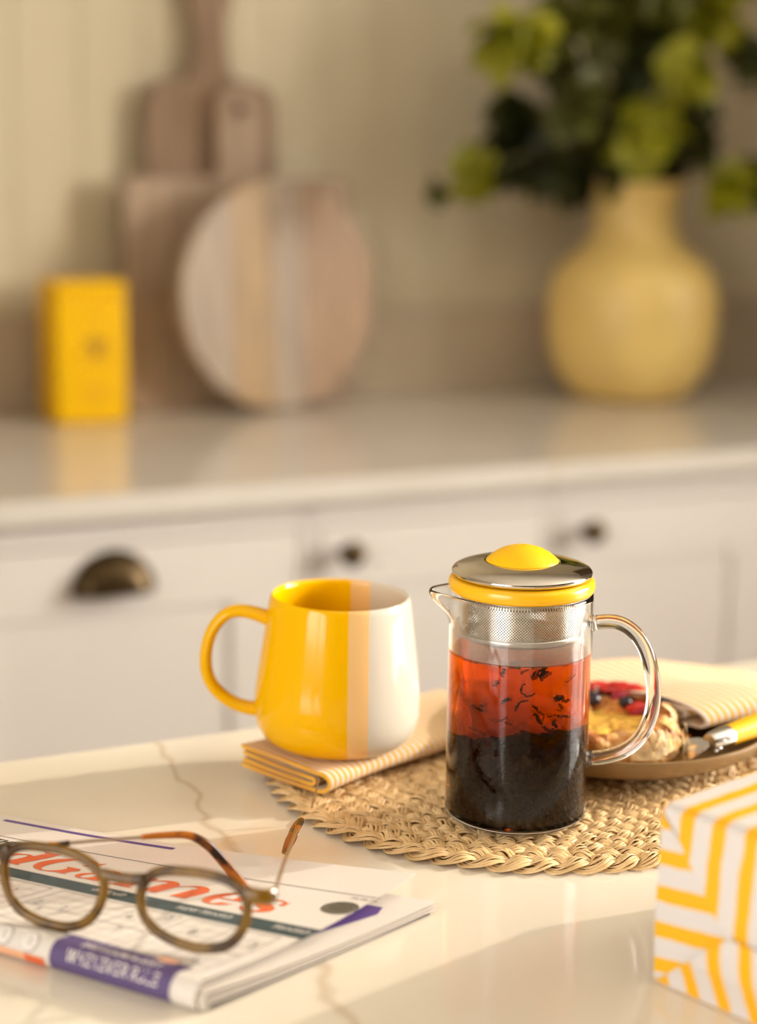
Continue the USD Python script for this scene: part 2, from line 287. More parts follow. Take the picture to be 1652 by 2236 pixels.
def chaikin(p, n=3):
    p = np.array(p, float)
    for _ in range(n):
        q = np.roll(p, -1, 0); p = np.stack([p * .75 + q * .25, p * .25 + q * .75], 1).reshape(-1, 3)
    return p
def tube(path, r, n=12, closed=False, flat=None, ref=None, cap=True):
    """r: radius or per-point radii; flat=(a, b): half-axes along (ref-ish, binormal); ref: a fixed direction for the first axis."""
    p = np.array(path, float); k = len(p)
    t = (np.roll(p, -1, 0) - np.roll(p, 1, 0)) if closed else np.gradient(p, axis=0)
    t /= np.linalg.norm(t, axis=1, keepdims=True) + 1e-12
    if ref is not None:
        a = np.broadcast_to(np.array(ref, float), t.shape); a = a - t * (a * t).sum(1, keepdims=True)
    else:
        a = np.zeros_like(p); a[0] = np.cross(t[0], (0, 0, 1) if abs(t[0, 2]) < .9 else (1, 0, 0))
        for i in range(1, k): a[i] = a[i - 1] - t[i] * (a[i - 1] @ t[i])
    a = a / (np.linalg.norm(a, axis=1, keepdims=True) + 1e-12); b = np.cross(t, a)
    r = np.broadcast_to(np.asarray(r, float), (k,)); fa, fb = flat if flat else (1, 1)
    fa = np.broadcast_to(np.asarray(fa, float), (k,)); fb = np.broadcast_to(np.asarray(fb, float), (k,))
    th = np.linspace(0, 2 * np.pi, n, endpoint=False)
    v = p[:, None] + (r * fa)[:, None, None] * np.cos(th)[None, :, None] * a[:, None] + (r * fb)[:, None, None] * np.sin(th)[None, :, None] * b[:, None]
    v = v.reshape(-1, 3); f = quads(k, n, closed, True)
    if not closed and cap:
        v = np.vstack([v, p[0], p[-1]]); q = k * n
        f = np.vstack([f, [(q, (j + 1) % n, j) for j in range(n)], [(q + 1, (k - 1) * n + j, (k - 1) * n + (j + 1) % n) for j in range(n)]])
    m = T(v, f); 
    if m.volume < 0: m.invert()
    return m
def ellipsoid(c, rx, ry, rz, sub=3, R=None):
    m = trimesh.creation.icosphere(sub, 1.0); v = m.vertices * (rx, ry, rz)
    if R is not None: v = v @ np.asarray(R).T
    return T(v + np.array(c), m.faces)
def extrude(poly, h, M4=None):
    ms = [trimesh.creation.extrude_polygon(g, h, engine='earcut') for g in getattr(poly, 'geoms', [poly])]
    m = join(*ms)
    if M4 is not None: m.apply_transform(M4)
    return m
def frame(o, x, y):
    x = np.array(x, float); x /= np.linalg.norm(x); y = np.array(y, float); y -= x * (x @ y); y /= np.linalg.norm(y)
    m = np.eye(4); m[:3, 0], m[:3, 1], m[:3, 2], m[:3, 3] = x, y, np.cross(x, y), o; return m
def rounded_prism(poly, h, b, M4):   # a plate with softened rims: three stacked offsets joined by hull-free lofts
    ms = m3.CrossSection([np.array(g.exterior.coords)[:-1] for g in getattr(poly, 'geoms', [poly])] + [np.array(i.coords)[:-1] for g in getattr(poly, 'geoms', [poly]) for i in g.interiors], m3.FillRule.EvenOdd)
    a = m3.Manifold.extrude(ms, h - 2 * b).translate((0, 0, b)); c = m3.Manifold.extrude(ms.offset(-b, m3.JoinType.Round), h)
    c2 = m3.Manifold.extrude(ms.offset(-b * 0.35, m3.JoinType.Round), h - b * 0.7).translate((0, 0, b * 0.35))
    r = a + c + c2; mm = r.to_mesh(); m = T(mm.vert_properties[:, :3], mm.tri_verts); m.apply_transform(M4); return m

# ================================================================== the room
struct('floor', bx(RX0 - .1, RX1 + .1, RY0 - .1, RY1 + .1, -0.1, 0), 'floor_wood')
struct('ceiling', bx(RX0 - .1, RX1 + .1, RY0 - .1, RY1 + .1, RZ1, RZ1 + .1), 'ceiling_paint')
wb = thing('wall_back', kind='structure', loc=(0.6, RY1, 0))
part(wb, 'backing', bx(RX0, RX1, RY1 + 0.012, RY1 + 0.1, 0, RZ1), 'wall_paint', False)
xx, k_ = 0.689 - 0.1 * 16, 0
while xx < 2.6:
    part(wb, 'plank', bx(xx + 0.0006, xx + 0.0994, RY1 + 0.0005, RY1 + 0.014, 0, RZ1, 0.0012), 'wall_paint', False); xx += 0.1
y0, y1, z0, z1 = WIN1
struct('wall_right', join(bx(RX1, RX1 + .2, RY0, y0, 0, RZ1), bx(RX1, RX1 + .2, y1, RY1, 0, RZ1), bx(RX1, RX1 + .2, y0, y1, 0, z0), bx(RX1, RX1 + .2, y0, y1, z1, RZ1)), 'wall_paint_deep')
v0, v1, z0b, z1b = WIN2
struct('wall_left', join(bx(RX0 - .2, RX0, RY0, v0, 0, RZ1), bx(RX0 - .2, RX0, v1, RY1, 0, RZ1), bx(RX0 - .2, RX0, v0, v1, 0, z0b), bx(RX0 - .2, RX0, v0, v1, z1b, RZ1)), 'wall_paint_deep')
struct('wall_front', bx(RX0, RX1, RY0 - .2, RY0, 0, RZ1), 'wall_paint_dark')
w1 = thing('window_1', kind='structure', loc=(RX1 + .1, (y0 + y1) / 2, z0))
xa, xb = RX1 + .08, RX1 + .13
fr = [bx(xa, xb, y0, y1, z0, z0 + .06, .004), bx(xa, xb, y0, y1, z1 - .06, z1, .004), bx(xa, xb, y0, y0 + .06, z0, z1, .004), bx(xa, xb, y1 - .06, y1, z0, z1, .004)]
fr += [bx(xa, xb, y0 + (y1 - y0) * .22 - .025, y0 + (y1 - y0) * .22 + .025, z0, z1, .004)]
part(w1, 'window_frame', join(*fr), 'window_paint', False)
part(w1, 'pane', bx(xa + .02, xa + .024, y0 + .05, y1 - .05, z0 + .05, z1 - .05), 'window_glass', False)
part(w1, 'window_sill', bx(RX1 - .03, RX1 + .08, y0 - .03, y1 + .03, z0 - .03, z0, .004), 'window_paint', False)
w2 = thing('window_2', kind='structure', loc=(RX0 - .1, (v0 + v1) / 2, z0b))
xa, xb = RX0 - .13, RX0 - .08
fr = [bx(xa, xb, v0, v1, z0b, z0b + .06, .004), bx(xa, xb, v0, v1, z1b - .06, z1b, .004)] + [bx(xa, xb, v0 + (v1 - v0 - .06) * k / 2, v0 + (v1 - v0 - .06) * k / 2 + .06, z0b, z1b, .004) for k in range(3)]
part(w2, 'window_frame', join(*fr), 'window_paint', False)
part(w2, 'pane', bx(xa + .02, xa + .024, v0 + .05, v1 - .05, z0b + .05, z1b - .05), 'window_glass', False)

# ------------------------------------------------------------------ fitted kitchen along the back wall
CF = 1.975                                     # plane of the cabinet fronts
CX0, CX1 = -0.55, 2.15
wt = thing('back_worktop', 'long pale stone worktop running along the panelled back wall', 'worktop', ((CX0 + CX1) / 2, 2.3, ZT - .03))
part(wt, 'slab', bx(CX0, CX1, 1.953, RY1 - .001, ZT - .03, ZT, .003), 'quartz_counter', 30)
up_ = single('upstand', bx(CX0, CX1, RY1 - .02, RY1 - .0005, ZT + .0003, ZT + .145, .002), 'upstand_stone', 'low pale stone upstand at the foot of the panelled wall, behind the worktop', 'upstand')
def knob(x, z):
    pr = [(0, .0), (.0085, .0), (.009, .002), (.0055, .006), (.005, .012), (.009, .017), (.0155, .020), (.017, .024), (.0150, .0285), (.009, .0315), (0, .0325)]
    m = lathe(pr, 40); v = m.vertices; return T(np.stack([x + v[:, 0], CF - .0 - v[:, 2], z + v[:, 1]], 1), m.faces[:, ::-1])
def cup_pull(x, z):
    th = np.linspace(0, np.pi, 33); ph = np.linspace(0, np.pi / 2, 13)
    def shell(a, b, c): return np.array([[(x + a * np.cos(t) * np.cos(0) * (np.cos(p) ** .35 if False else 1) * np.cos(p) ** .5, CF - b * np.sin(p), z + c * np.sin(t) * np.cos(p) ** .8) for p in ph] for t in th])
    o, i = shell(.048, .027, .047), shell(.0455, .0245, .0445)
    n, k = 33, 13; v = np.vstack([o.reshape(-1, 3), i.reshape(-1, 3)]); f = [quads(n, k), quads(n, k, off=n * k)[:, ::-1]]
    for e in (0, n - 1):
        f.append(np.array([q for j in range(k - 1) for q in ((e * k + j, e * k + j + 1, n * k + e * k + j), (e * k + j + 1, n * k + e * k + j + 1, n * k + e * k + j))]))
    m = T(v, np.vstack(f)); rim = tube(np.array([(x + .0495 * np.cos(t), CF - .0015, z + .0485 * np.sin(t)) for t in th]), .0026, 8)
    lip = tube([(x - .049, CF - .0015, z), (x - .036, CF - .0015, z)], .0026, 8); lip2 = tube([(x + .036, CF - .0015, z), (x + .049, CF - .0015, z)], .0026, 8)
    return join(m, rim, lip, lip2)
def cabinet(xl, xr, kind, label, hx=None):
    t = thing('base_cabinet', label, 'cabinet', ((xl + xr) / 2, 2.3, 0))
    s = 0.010
    zt, zb = ZT - .032, .10
    fr = [bx(xl - s, xl - .0006 + .001, CF, CF + .02, zb, zt), bx(xr - .001, xr + s - .0006, CF, CF + .02, zb, zt), bx(xl, xr, CF, CF + .02, zt - .030, zt), bx(xl, xr, CF, CF + .02, zb, zb + .03)]
    body = [bx(xl - s, xl + .006, CF + .02, 2.62, zb, zt), bx(xr - .006, xr + s - .0006, CF + .02, 2.62, zb, zt), bx(xl, xr, 2.60, 2.62, zb, zt), bx(xl, xr, CF + .02, 2.6, zb, zb + .02)]
    part(t, 'face_frame', join(*fr), 'cabinet_paint', False); part(t, 'carcass', join(*body), 'cabinet_paint', False)
    part(t, 'plinth', bx(xl - s, xr + s - .0006, CF + .05, CF + .07, 0, zb), 'cabinet_paint', False)
    a, b, c, d = xl + .003, xr - .003, zb + .033, zt - .033
    st, rl = (.090, .082) if kind == 'cup' else (.072, .082)
    pol = Polygon([(a, c), (b, c), (b, d), (a, d)], [[(a + st, c + rl), (a + st, d - rl), (b - st, d - rl), (b - st, c + rl)]])
    dr = part(t, 'door', rounded_prism(pol, .019, .0015, frame((0, CF + .019, 0), (1, 0, 0), (0, 0, 1))), 'cabinet_paint', False)
    part(dr, 'door_panel', bx(a + st - .004, b - st + .004, CF + .0042, CF + .015, c + rl - .004, d - rl + .004), 'cabinet_paint', False)
    if kind == 'cup': part(dr, 'cup_pull', cup_pull(hx, d - .055), 'bronze', 60, label='dark bronze half-moon cup pull')
    else: part(dr, 'knob', knob(hx, d - .031), 'bronze', 40, label='small round dark bronze knob')
cabinet(0.385, 0.858, 'cup', 'pale cream shaker cabinet front with a dark half-moon cup pull, at the left', 0.617)
cabinet(0.880, 1.208, 'knob', 'pale cream shaker cabinet behind the mug and jug, middle one, with a round knob', 0.918)
cabinet(1.230, 1.590, 'knob', 'pale cream shaker cabinet with a round knob, rightmost, behind the glass handle', 1.270)
cabinet(-0.10, 0.363, 'knob', 'pale cream shaker cabinet beyond the left edge, next to the cup-pull cabinet', 0.32)
cabinet(1.612, 2.085, 'knob', 'pale cream shaker cabinet beyond the right edge, below the vase end of the worktop', 1.66)
tu = thing('tall_cabinet', 'tall dark timber larder cupboard at the right end of the back worktop', 'cupboard', (2.45, 2.3, 0))
part(tu, 'carcass', bx(2.151, 2.80, 1.935, RY1 - .001, 0, 2.25, .002), 'dark_timber', False)
for (a, b) in ((2.156, 2.473), (2.478, 2.795)):
    pol = Polygon([(a, .12), (b, .12), (b, 2.24), (a, 2.24)], [[(a + .07, .2), (a + .07, 2.16), (b - .07, 2.16), (b - .07, .2)]])
    d_ = part(tu, 'door', rounded_prism(pol, .019, .0015, frame((0, 1.934, 0), (1, 0, 0), (0, 0, 1))), 'dark_timber', False)
    part(d_, 'knob', T(knob((a + b) / 2 + (.12 if b < 2.475 else -.12), 1.05).vertices - (0, .06, 0), knob(0, 0).faces), 'bronze', 40)

# ------------------------------------------------------------------ island
IX0, IX1, IY0, IY1 = -1.1, 1.9, 0.18, 1.094
iw = thing('island_worktop', 'cream quartz island worktop with faint brown veins, under the mug, jug and newspaper', 'worktop', ((IX0 + IX1) / 2, (IY0 + IY1) / 2, ZT - .03))
part(iw, 'slab', bx(IX0, IX1, IY0, IY1, ZT - .03, ZT, .003), 'quartz', 30)
ib = thing('kitchen_island', 'cream painted island cupboard below the quartz worktop', 'kitchen island', ((IX0 + IX1) / 2, .64, 0))
part(ib, 'carcass', bx(IX0 + .25, IX1 - .25, IY0 + .25, IY1 - .04, .1, ZT - .031, .002), 'cabinet_paint', False)
part(ib, 'plinth', bx(IX0 + .3, IX1 - .3, IY0 + .3, IY1 - .09, 0, .099), 'cabinet_paint', False)

# ------------------------------------------------------------------ placemat: rings of three-strand rush braid
MC = A3(.565, .937, ZT)
def braid(rc, A, half, bz, period, nf, z0, seed):
    R_ = np.random.default_rng(seed); n = max(3, round(2 * np.pi * rc / period)); ns = max(60, int(2 * np.pi * rc / .0019)); th = np.linspace(0, 2 * np.pi, ns, endpoint=False)
    out = []; direction = 1 if seed % 2 else -1
    ph0 = R_.uniform(0, 6.28); wob = sum(R_.uniform(-.0005, .0005) * np.sin(q * th + R_.uniform(0, 6.28)) for q in (3, 5, 9, 14))
    for k in range(3):
        ph = direction * n * th + 2 * np.pi * k / 3 + ph0 + .25 * np.sin(5 * th + R_.uniform(0, 6.28))
        x = A * np.sin(ph) + wob; z = z0 + bz * np.sin(2 * ph) * -direction
        c = np.stack([(rc + x) * np.cos(th), (rc + x) * np.sin(th), z], 1)
        t = np.roll(c, -1, 0) - np.roll(c, 1, 0); t /= np.linalg.norm(t, axis=1, keepdims=True)
        wd = np.cross(UP, t); wd /= np.linalg.norm(wd, axis=1, keepdims=True); bn = np.cross(t, wd)
        for j in range(nf):
            q = (j - (nf - 1) / 2) / max(1, (nf - 1) / 2)
            jit = sum(R_.uniform(-1, 1) * np.sin(R_.integers(n, 5 * n) * th + R_.uniform(0, 6.28)) for _ in range(3)) * .00026
            pinch = 1 - .22 * np.cos(2 * ph)
            p = c + wd * (q * half * pinch + jit * 2)[:, None] + bn * (-(q ** 2) * .0016 + jit + R_.uniform(-.0004, .0004))[:, None]
            wj = half / nf * 1.35 * R_.uniform(.85, 1.25)
            tilt = q * .45 + R_.uniform(-.22, .22)
            a = wd * math.cos(tilt) - bn * math.sin(tilt); b = wd * math.sin(tilt) + bn * math.cos(tilt)
            an = np.linspace(0, 2 * np.pi, 6, endpoint=False)
            v = p[:, None] + wj * np.cos(an)[None, :, None] * a[:, None] + .00052 * np.sin(an)[None, :, None] * b[:, None]
            out.append(T(v.reshape(-1, 3), quads(ns, 6, True, True)))
    m = join(*out); m.apply_translation(MC); return m
pm = thing('placemat', 'round woven tan rush placemat with a braided rim, under the jug and plate', 'placemat', MC)
part(pm, 'rim_braid', braid(.1535, .0064, .0064, .0023, .043, 8, .0043, 1), 'straw', True, label='thicker plaited rim of tan rush')
for i, rc in enumerate((.1345, .1185, .1025, .0865, .0705, .0545, .0385, .0225, .0075)):
    part(pm, 'braid', braid(rc, .0050, .0049, .0017, .034 if rc > .03 else .02, 6, .0037, i + 2), 'straw', True)
tw = U(680, 1765, ZT + .009); part(pm, 'twig', tube([tw, tw + A3(.002, .002, .004), tw + A3(.005, .004, .010), tw + A3(.007, .005, .0155)], [.0006, .0007, .0006, .0003], 6), 'straw_twig', label='stray dark stalk sticking up')

# ------------------------------------------------------------------ jug
ZB = ZT + .0082
J = A3(.5115, .8602, ZB)
sdir = -r0; sa = math.atan2(sdir[1], sdir[0])
def spout(v, th):
    d = (th - sa + np.pi) % (2 * np.pi) - np.pi
    z = v[..., 2]; s = np.clip((z - .114) / .019, 0, 1); s = s * s * (3 - 2 * s)
    g = np.exp(-(d / .30) ** 2)[:, None]; g2 = np.exp(-(d / .62) ** 2)[:, None]
    rr = np.hypot(v[..., 0], v[..., 1]); k = np.where(rr > .03, 1, 0) * (g * s ** 1.5 * .0105 + g2 * s * .0012)
    lift = np.where((rr > .03), g * np.clip((z - .125) / .0095, 0, 1) * .0005, 0)
    v = v.copy(); v[..., 0] += np.cos(th)[:, None] * k; v[..., 1] += np.sin(th)[:, None] * k; v[..., 2] += lift; return v
ro, ri = .0415, .0394
prof = [(0, .0004), (.030, .0004), (.0385, .0008), (.0405, .0022), (ro, .0048)] + [(ro, z) for z in np.linspace(.010, .112, 14)] + [(ro, z) for z in np.linspace(.114, .1325, 12)] + \
       [(ro - .0003, .1341), (ro - .001, .1346), (ri + .0002, .1340), (ri, .1325)] + [(ri, z) for z in np.linspace(.131, .114, 12)] + [(ri, z) for z in np.linspace(.112, .1004, 5)]   # below this the tea wets the wall and its own surface is the boundary
jug = thing('glass_tea_jug', 'clear glass tea jug with a glass handle and spout, standing on the round placemat', 'jug', J)
part(jug, 'glass_body', lathe(prof, 192, J, spout), 'jug_glass', 40)
ha = math.atan2(r0[1], r0[0]) - math.radians(8); hd = A3(math.cos(ha), math.sin(ha), 0)
hp = [(.0402, .1172), (.0465, .1182), (.056, .1180), (.0672, .1105), (.0742, .0965), (.0773, .0800), (.0763, .0640), (.0700, .0495), (.0590, .0405), (.0470, .0368), (.0402, .0362)]
path = np.array([J + hd * a + UP * b for a, b in spline(hp, 90)])
rad = np.full(90, .0042); e = np.linspace(0, 1, 90); rad += .0022 * np.exp(-(e / .02) ** 2) + .0022 * np.exp(-((1 - e) / .02) ** 2)
part(jug, 'handle', tube(path, rad, 24), 'glass', True, label='solid clear glass loop handle')
rt = ro - .0005
tea = lathe([(0, .0042), (.030, .0042), (rt - .003, .0046), (rt - .0006, .0062), (rt, .010)] + [(rt, z) for z in np.linspace(.02, .0985, 12)] + [(rt, .1004), (rt - .0006, .1001), (rt - .0025, .0999), (0, .0999)], 160, J)
single('brewed_tea', tea, 'tea', 'amber red brewed tea filling most of the clear glass jug', 'tea', smooth=40)

matn('condensation', {'g': ('geometry', {}), 'n': ('noise_texture', dict(scale=90, detail=5)), 'mr': ('map_range', dict(from_min=.3, from_max=.7, to_min=.30, to_max=.62)), 't': ('transparent_bsdf', dict(color=(1, 1, 1))),
    'd': ('diffuse_bsdf', dict(color=(.8, .77, .72))), 'tr': ('translucent_bsdf', dict(color=(.8, .77, .72))), 'dd': ('mix_closure', dict(fac=.55)), 'x': ('mix_closure', {})},
    [('g.position', 'n.vector'), ('n.fac', 'mr.value'), ('mr.result', 'x.fac'), ('d.BSDF', 'dd.closure1'), ('tr.BSDF', 'dd.closure2'), ('t.BSDF', 'x.closure1'), ('dd.closure', 'x.closure2')], surface='x.closure')
part(jug, 'condensation', lathe([(ri - .00035, z) for z in np.linspace(.1006, .1135, 5)], 96, J), 'condensation', True, label='misty condensation inside the glass above the tea')
# infuser: perforated basket hanging in the neck, with the yellow gasket
rs = .0347
inf = thing('tea_infuser', 'perforated steel infuser basket with a yellow ring, hanging in the neck of the glass jug', 'infuser', J + UP * .107)
n, zz = 144, np.linspace(.113, .1335, 6); th = np.linspace(0, 2 * np.pi, n + 1)
v = np.array([[(rs * math.cos(t), rs * math.sin(t), z) for z in zz] for t in th]).reshape(-1, 3) + J
uvp = np.array([[(t * rs / .00165, (z - .113) / .00165) for z in zz] for t in th]).reshape(-1, 2)
part(inf, 'perforated_band', T(v, quads(n + 1, 6)), 'perforated_steel', True, uv=uvp, label='steel band with rows of tiny round holes')
part(inf, 'basket_base', lathe([(rs - .0003, .1132), (rs + .0001, .1130), (rs + .0007, .1120), (rs + .0007, .1106), (rs - .0006, .1088), (rs - .004, .1079), (.012, .1076), (0, .1076), (0, .1081), (.012, .1081), (rs - .004, .1085), (rs - .0012, .1094), (rs - .0003, .1132)], 96, J), 'steel', 40)
part(inf, 'gasket_ring', lathe([(.0335, .1345), (.0395, .1346), (.0410, .1354), (.0418, .1372), (.0420, .1392), (.0417, .1411), (.0408, .1425), (.0392, .1432), (.0335, .1432)], 128, J, close=True), 'yellow_gasket', 40, label='glossy yellow sealing ring')
lid = thing('jug_lid', 'polished chrome lid with a yellow domed centre, on top of the glass jug', 'lid', J + UP * .1433)
part(lid, 'cap', lathe([(0, .1434), (.0355, .1434), (.0378, .1437), (.0396, .1445), (.0404, .1458), (.0402, .1470), (.0392, .1481), (.0365, .1494), (.0320, .1507), (.0265, .1517), (.0218, .1522), (.0212, .1514), (0, .1514)], 160, J), 'chrome', 50)
part(lid, 'dome_knob', lathe([(.0, .1608), (.0009, .1608), (.0013, .1613), (.0030, .16125), (.0070, .1605), (.0120, .1589), (.0160, .1566), (.0190, .1543), (.0206, .1527), (.0208, .1521), (.0203, .1516), (0, .1516)], 96, J), 'yellow_silicone', 60, label='matt yellow dome knob with a tiny vent hole')

# tea leaves
def flake(c, L, w, R, curl, ax=None, nrm=None):
    d = R.normal(size=3) if ax is None else np.array(ax, float); d /= np.linalg.norm(d); s = np.cross(d, R.normal(size=3) if nrm is None else nrm + R.normal(size=3) * .25); s /= np.linalg.norm(s); nn = np.cross(d, s)
    v = []
    for i, t in enumerate(np.linspace(-.5, .5, 5)):
        ww = w * (1 - (2 * abs(t)) ** 2 * R.uniform(.3, .9)) * R.uniform(.75, 1.15)
        m_ = c + d * L * t + nn * curl * L * (t * t - .1) * 2
        v += [m_ - s * ww / 2 + nn * R.uniform(-.15, .15) * w, m_ + nn * .25 * ww, m_ + s * ww / 2 + nn * R.uniform(-.15, .15) * w]
    f = quads(5, 3); v = np.array(v)
    v2 = v - nn * .00012; k = len(v)
    return T(np.vstack([v, v2]), np.vstack([f, f[:, ::-1] + k]))
R_ = np.random.default_rng(31); fl = []
while len(fl) < 1700:
    r_ = .0388 * math.sqrt(R_.uniform(.15, 1)); a_ = R_.uniform(0, 6.283); top = .039 + .004 * math.sin(a_ * 2 + 1) + .004 * meshkit.noise(A3(10 + 60 * r_ * math.cos(a_), 60 * r_ * math.sin(a_), 3))
    z_ = .0055 + (top - .0055) * R_.uniform(0, 1) ** .9
    L = R_.uniform(.005, .012) if R_.uniform() < .7 else R_.uniform(.011, .018)
    c_ = A3(r_ * math.cos(a_), r_ * math.sin(a_), z_)
    m = flake(c_, L, R_.uniform(.0016, .005) if R_.uniform() < .6 else R_.uniform(.005, .010), R_, R_.uniform(-.5, .5))
    v = m.vertices.copy(); q = np.hypot(v[:, 0], v[:, 1]); s = np.minimum(1, .0390 / np.maximum(q, 1e-9)); v[:, :2] *= s[:, None]; v[:, 2] = np.maximum(v[:, 2], .0049)
    fl.append(T(v, m.faces))
for k in range(300):     # the larger leaves lie against the wall
    a_ = R_.uniform(0, 6.283); z_ = R_.uniform(.0055, .042); m = flake(A3(.0384 * math.cos(a_), .0384 * math.sin(a_), z_), R_.uniform(.008, .017), R_.uniform(.0035, .0085), R_, R_.uniform(-.3, .3), ax=A3(-math.sin(a_), math.cos(a_), R_.normal() * 1.8), nrm=A3(math.cos(a_), math.sin(a_), 0))
    v = m.vertices.copy(); q = np.hypot(v[:, 0], v[:, 1]); v[:, :2] *= np.minimum(1, (.0406 - .0030 * R_.uniform()) / np.maximum(q, 1e-9))[:, None]; v[:, 2] = np.maximum(v[:, 2], .0049); fl.append(T(v, m.faces))
m = join(*fl); m.apply_translation(J)
single('settled_tea_leaves', m, 'tea_leaf', 'thick dark bed of wet tea leaves settled at the bottom of the glass jug', 'tea leaves', kind='stuff', smooth=False)
# drifting leaves: (polyline in the photo's crop, width) -> put inside the front half of the tea
FLO = [([(672, 115), (690, 165), (680, 210), (668, 255)], 26), ([(740, 90), (800, 110), (850, 165)], 40), ([(855, 215), (900, 185), (960, 140), (1000, 115)], 22), ([(1060, 110), (1045, 170), (960, 270)], 48), ([(1075, 150), (1085, 230), (1075, 300)], 44), ([(1080, 270), (1120, 240), (1160, 215)], 40),
       ([(600, 300), (600, 330), (605, 360)], 30), ([(905, 330), (875, 335), (850, 410), (920, 468), (1000, 425)], 17), ([(655, 540), (700, 505), (760, 490)], 34), ([(925, 503), (860, 510), (825, 550), (800, 615)], 20), ([(1190, 500), (1230, 465), (1280, 480)], 50), ([(1220, 530), (1240, 560), (1255, 590)], 26), ([(1270, 510), (1340, 510)], 36),
       ([(310, 580), (350, 605), (470, 640)], 24), ([(420, 570), (470, 575)], 30), ([(1350, 335), (1400, 310), (1475, 258)], 11), ([(510, 718), (590, 745), (650, 730), (715, 690)], 11), ([(690, 740), (765, 765)], 28), ([(975, 570), (1020, 600), (1040, 640)], 18), ([(985, 640), (1010, 655), (1060, 760)], 30), ([(1050, 620), (1080, 660), (1070, 720)], 16),
       ([(1130, 685), (1215, 680)], 16), ([(1235, 685), (1310, 690), (1395, 692)], 24), ([(1250, 625), (1305, 632)], 13), ([(1215, 710), (1205, 760), (1240, 800)], 34), ([(270, 838), (350, 850), (480, 890)], 10), ([(540, 900), (640, 890), (740, 885), (840, 830)], 16), ([(650, 960), (720, 910), (790, 900)], 14), ([(790, 930), (810, 980), (820, 1000)], 16), ([(830, 860), (855, 900), (880, 870)], 12),
       ([(905, 935), (960, 945), (1055, 930)], 28), ([(1180, 810), (1250, 840), (1325, 880)], 18), ([(1235, 860), (1220, 930), (1195, 1000)], 32), ([(805, 1010), (860, 1035), (895, 1020), (915, 960)], 20), ([(1300, 995), (1380, 1010)], 12), ([(430, 60), (425, 80)], 20), ([(555, 85), (575, 95)], 24)]
FL_LABEL = 'dark twisted scrap of tea leaf drifting in the red tea of the glass jug'
for pts, w in FLO:
    w = 1.3 * w / 4.859 / 3700; Pw = []
    dep = R_.uniform(.012, .030)
    for (a, b) in pts:
        px, py = 960 + a / 4.859, 1420 + b / 4.859
        q = UP_(px, py, J - f0 * dep, f0) - J
        off = q @ r0 / 1.10; q = q + r0 * (off - q @ r0); lim = math.sqrt(max(1e-6, .0375 ** 2 - off ** 2))
        dd = min(dep, lim - .001); q = q + f0 * (-(q @ f0) - dd)
        q[2] = min(q[2], .0985); Pw.append(J + q + f0 * R_.uniform(-.001, .001))
    sp = np.vstack([np.linspace(a_, b_, 5)[:-1] for a_, b_ in zip(Pw[:-1], Pw[1:])] + [Pw[-1]]); sp = sp + R_.normal(size=sp.shape) * min(.00035, w * .14)
    k = len(sp); tt = np.linspace(-1, 1, k); ww = w / 2 * (1 - .35 * np.abs(tt) ** 6) * np.array([R_.uniform(.5, 1.3) for _ in range(k)])
    FL_LABEL = 'thin thread-like strand of tea leaf drifting in the red tea of the glass jug' if w < .00117 else ('broad torn scrap of tea leaf drifting in the red tea of the glass jug' if w > .0022 else 'short dark twist of tea leaf drifting in the red tea of the glass jug')
    single('tea_leaf', tube(sp, 1.0, 6, flat=(ww, np.full(k, max(.0003, w * .18))), ref=np.cross(f0, np.gradient(sp, axis=0).mean(0)) + R_.normal(size=3) * 1e-4), 'drifting_leaf', FL_LABEL, 'tea leaf', {'t': 'thread-like drifting tea leaves', 'b': 'broad drifting tea leaves', 's': 'short drifting tea leaves'}[FL_LABEL[0]])

# ------------------------------------------------------------------ striped napkin under the mug
NB = A3(.4229, .9275, 0); nd = A3(.915, .403, 0); nd /= np.linalg.norm(nd); nw = A3(-nd[1], nd[0], 0)
def napkin(name, label, origin, d, w, length, lines, z0, t, period, bend, phase=0.0):
    """Folded cloth: its cross-section (across, up) is a set of thick lines, drawn out along d; stripes run across."""
    polys = unary_union([LineString(l).buffer(t / 2, quad_segs=4) for l in lines]); ns = 56; V, Fc = [], []; off = 0
    for poly in getattr(polys, 'geoms', [polys]):
        poly = poly.simplify(t * .03)
        vt, ft = trimesh.creation.triangulate_polygon(poly, engine='earcut')
        for rg in [np.array(poly.exterior.coords)[:-1]] + [np.array(i.coords)[:-1] for i in poly.interiors]:
            # finer along the long runs so that the cloth can sag
            out = []
            for p0, p1 in zip(rg, np.roll(rg, -1, 0)):
                n_ = max(1, int(np.linalg.norm(p1 - p0) / .004)); out += [p0 + (p1 - p0) * q / n_ for q in range(n_)]
            rg = np.array(out); k = len(rg)
            for i in range(ns): V += [(i / (ns - 1) * length, a, b) for (a, b) in rg]
            Fc.append(quads(ns, k, False, True, off)); off += ns * k
        for e, s_ in ((0, 0.0), (1, length)):
            V += [(s_, a, b) for (a, b) in vt]; Fc.append((ft if e else ft[:, ::-1]) + off); off += len(vt)
    V = np.array(V); V2, uvv = bend(V.copy()), np.stack([V[:, 0] / period + phase, V[:, 1] / period], 1)
    m = T(origin + V2[:, :1] * d + V2[:, 1:2] * w + V2[:, 2:3] * UP + A3(0, 0, z0), np.vstack(Fc))
    if m.volume < 0: m.invert()
    return single(name, m, 'napkin_cloth', label, 'napkin', smooth=True, uv=uvv)
def fold(x0, x1, za, zb, n=10):      # bottom layer, round turn at x0, top layer
    r = (zb - za) / 2
    return [(x1, za), (x0 + r * 1.6, za)] + [(x0 + r * 1.6 - 1.6 * r * math.sin(a), za + r - r * math.cos(a)) for a in np.linspace(0, math.pi, n)[1:-1]] + [(x0 + r * 1.6, zb), (x1, zb)]
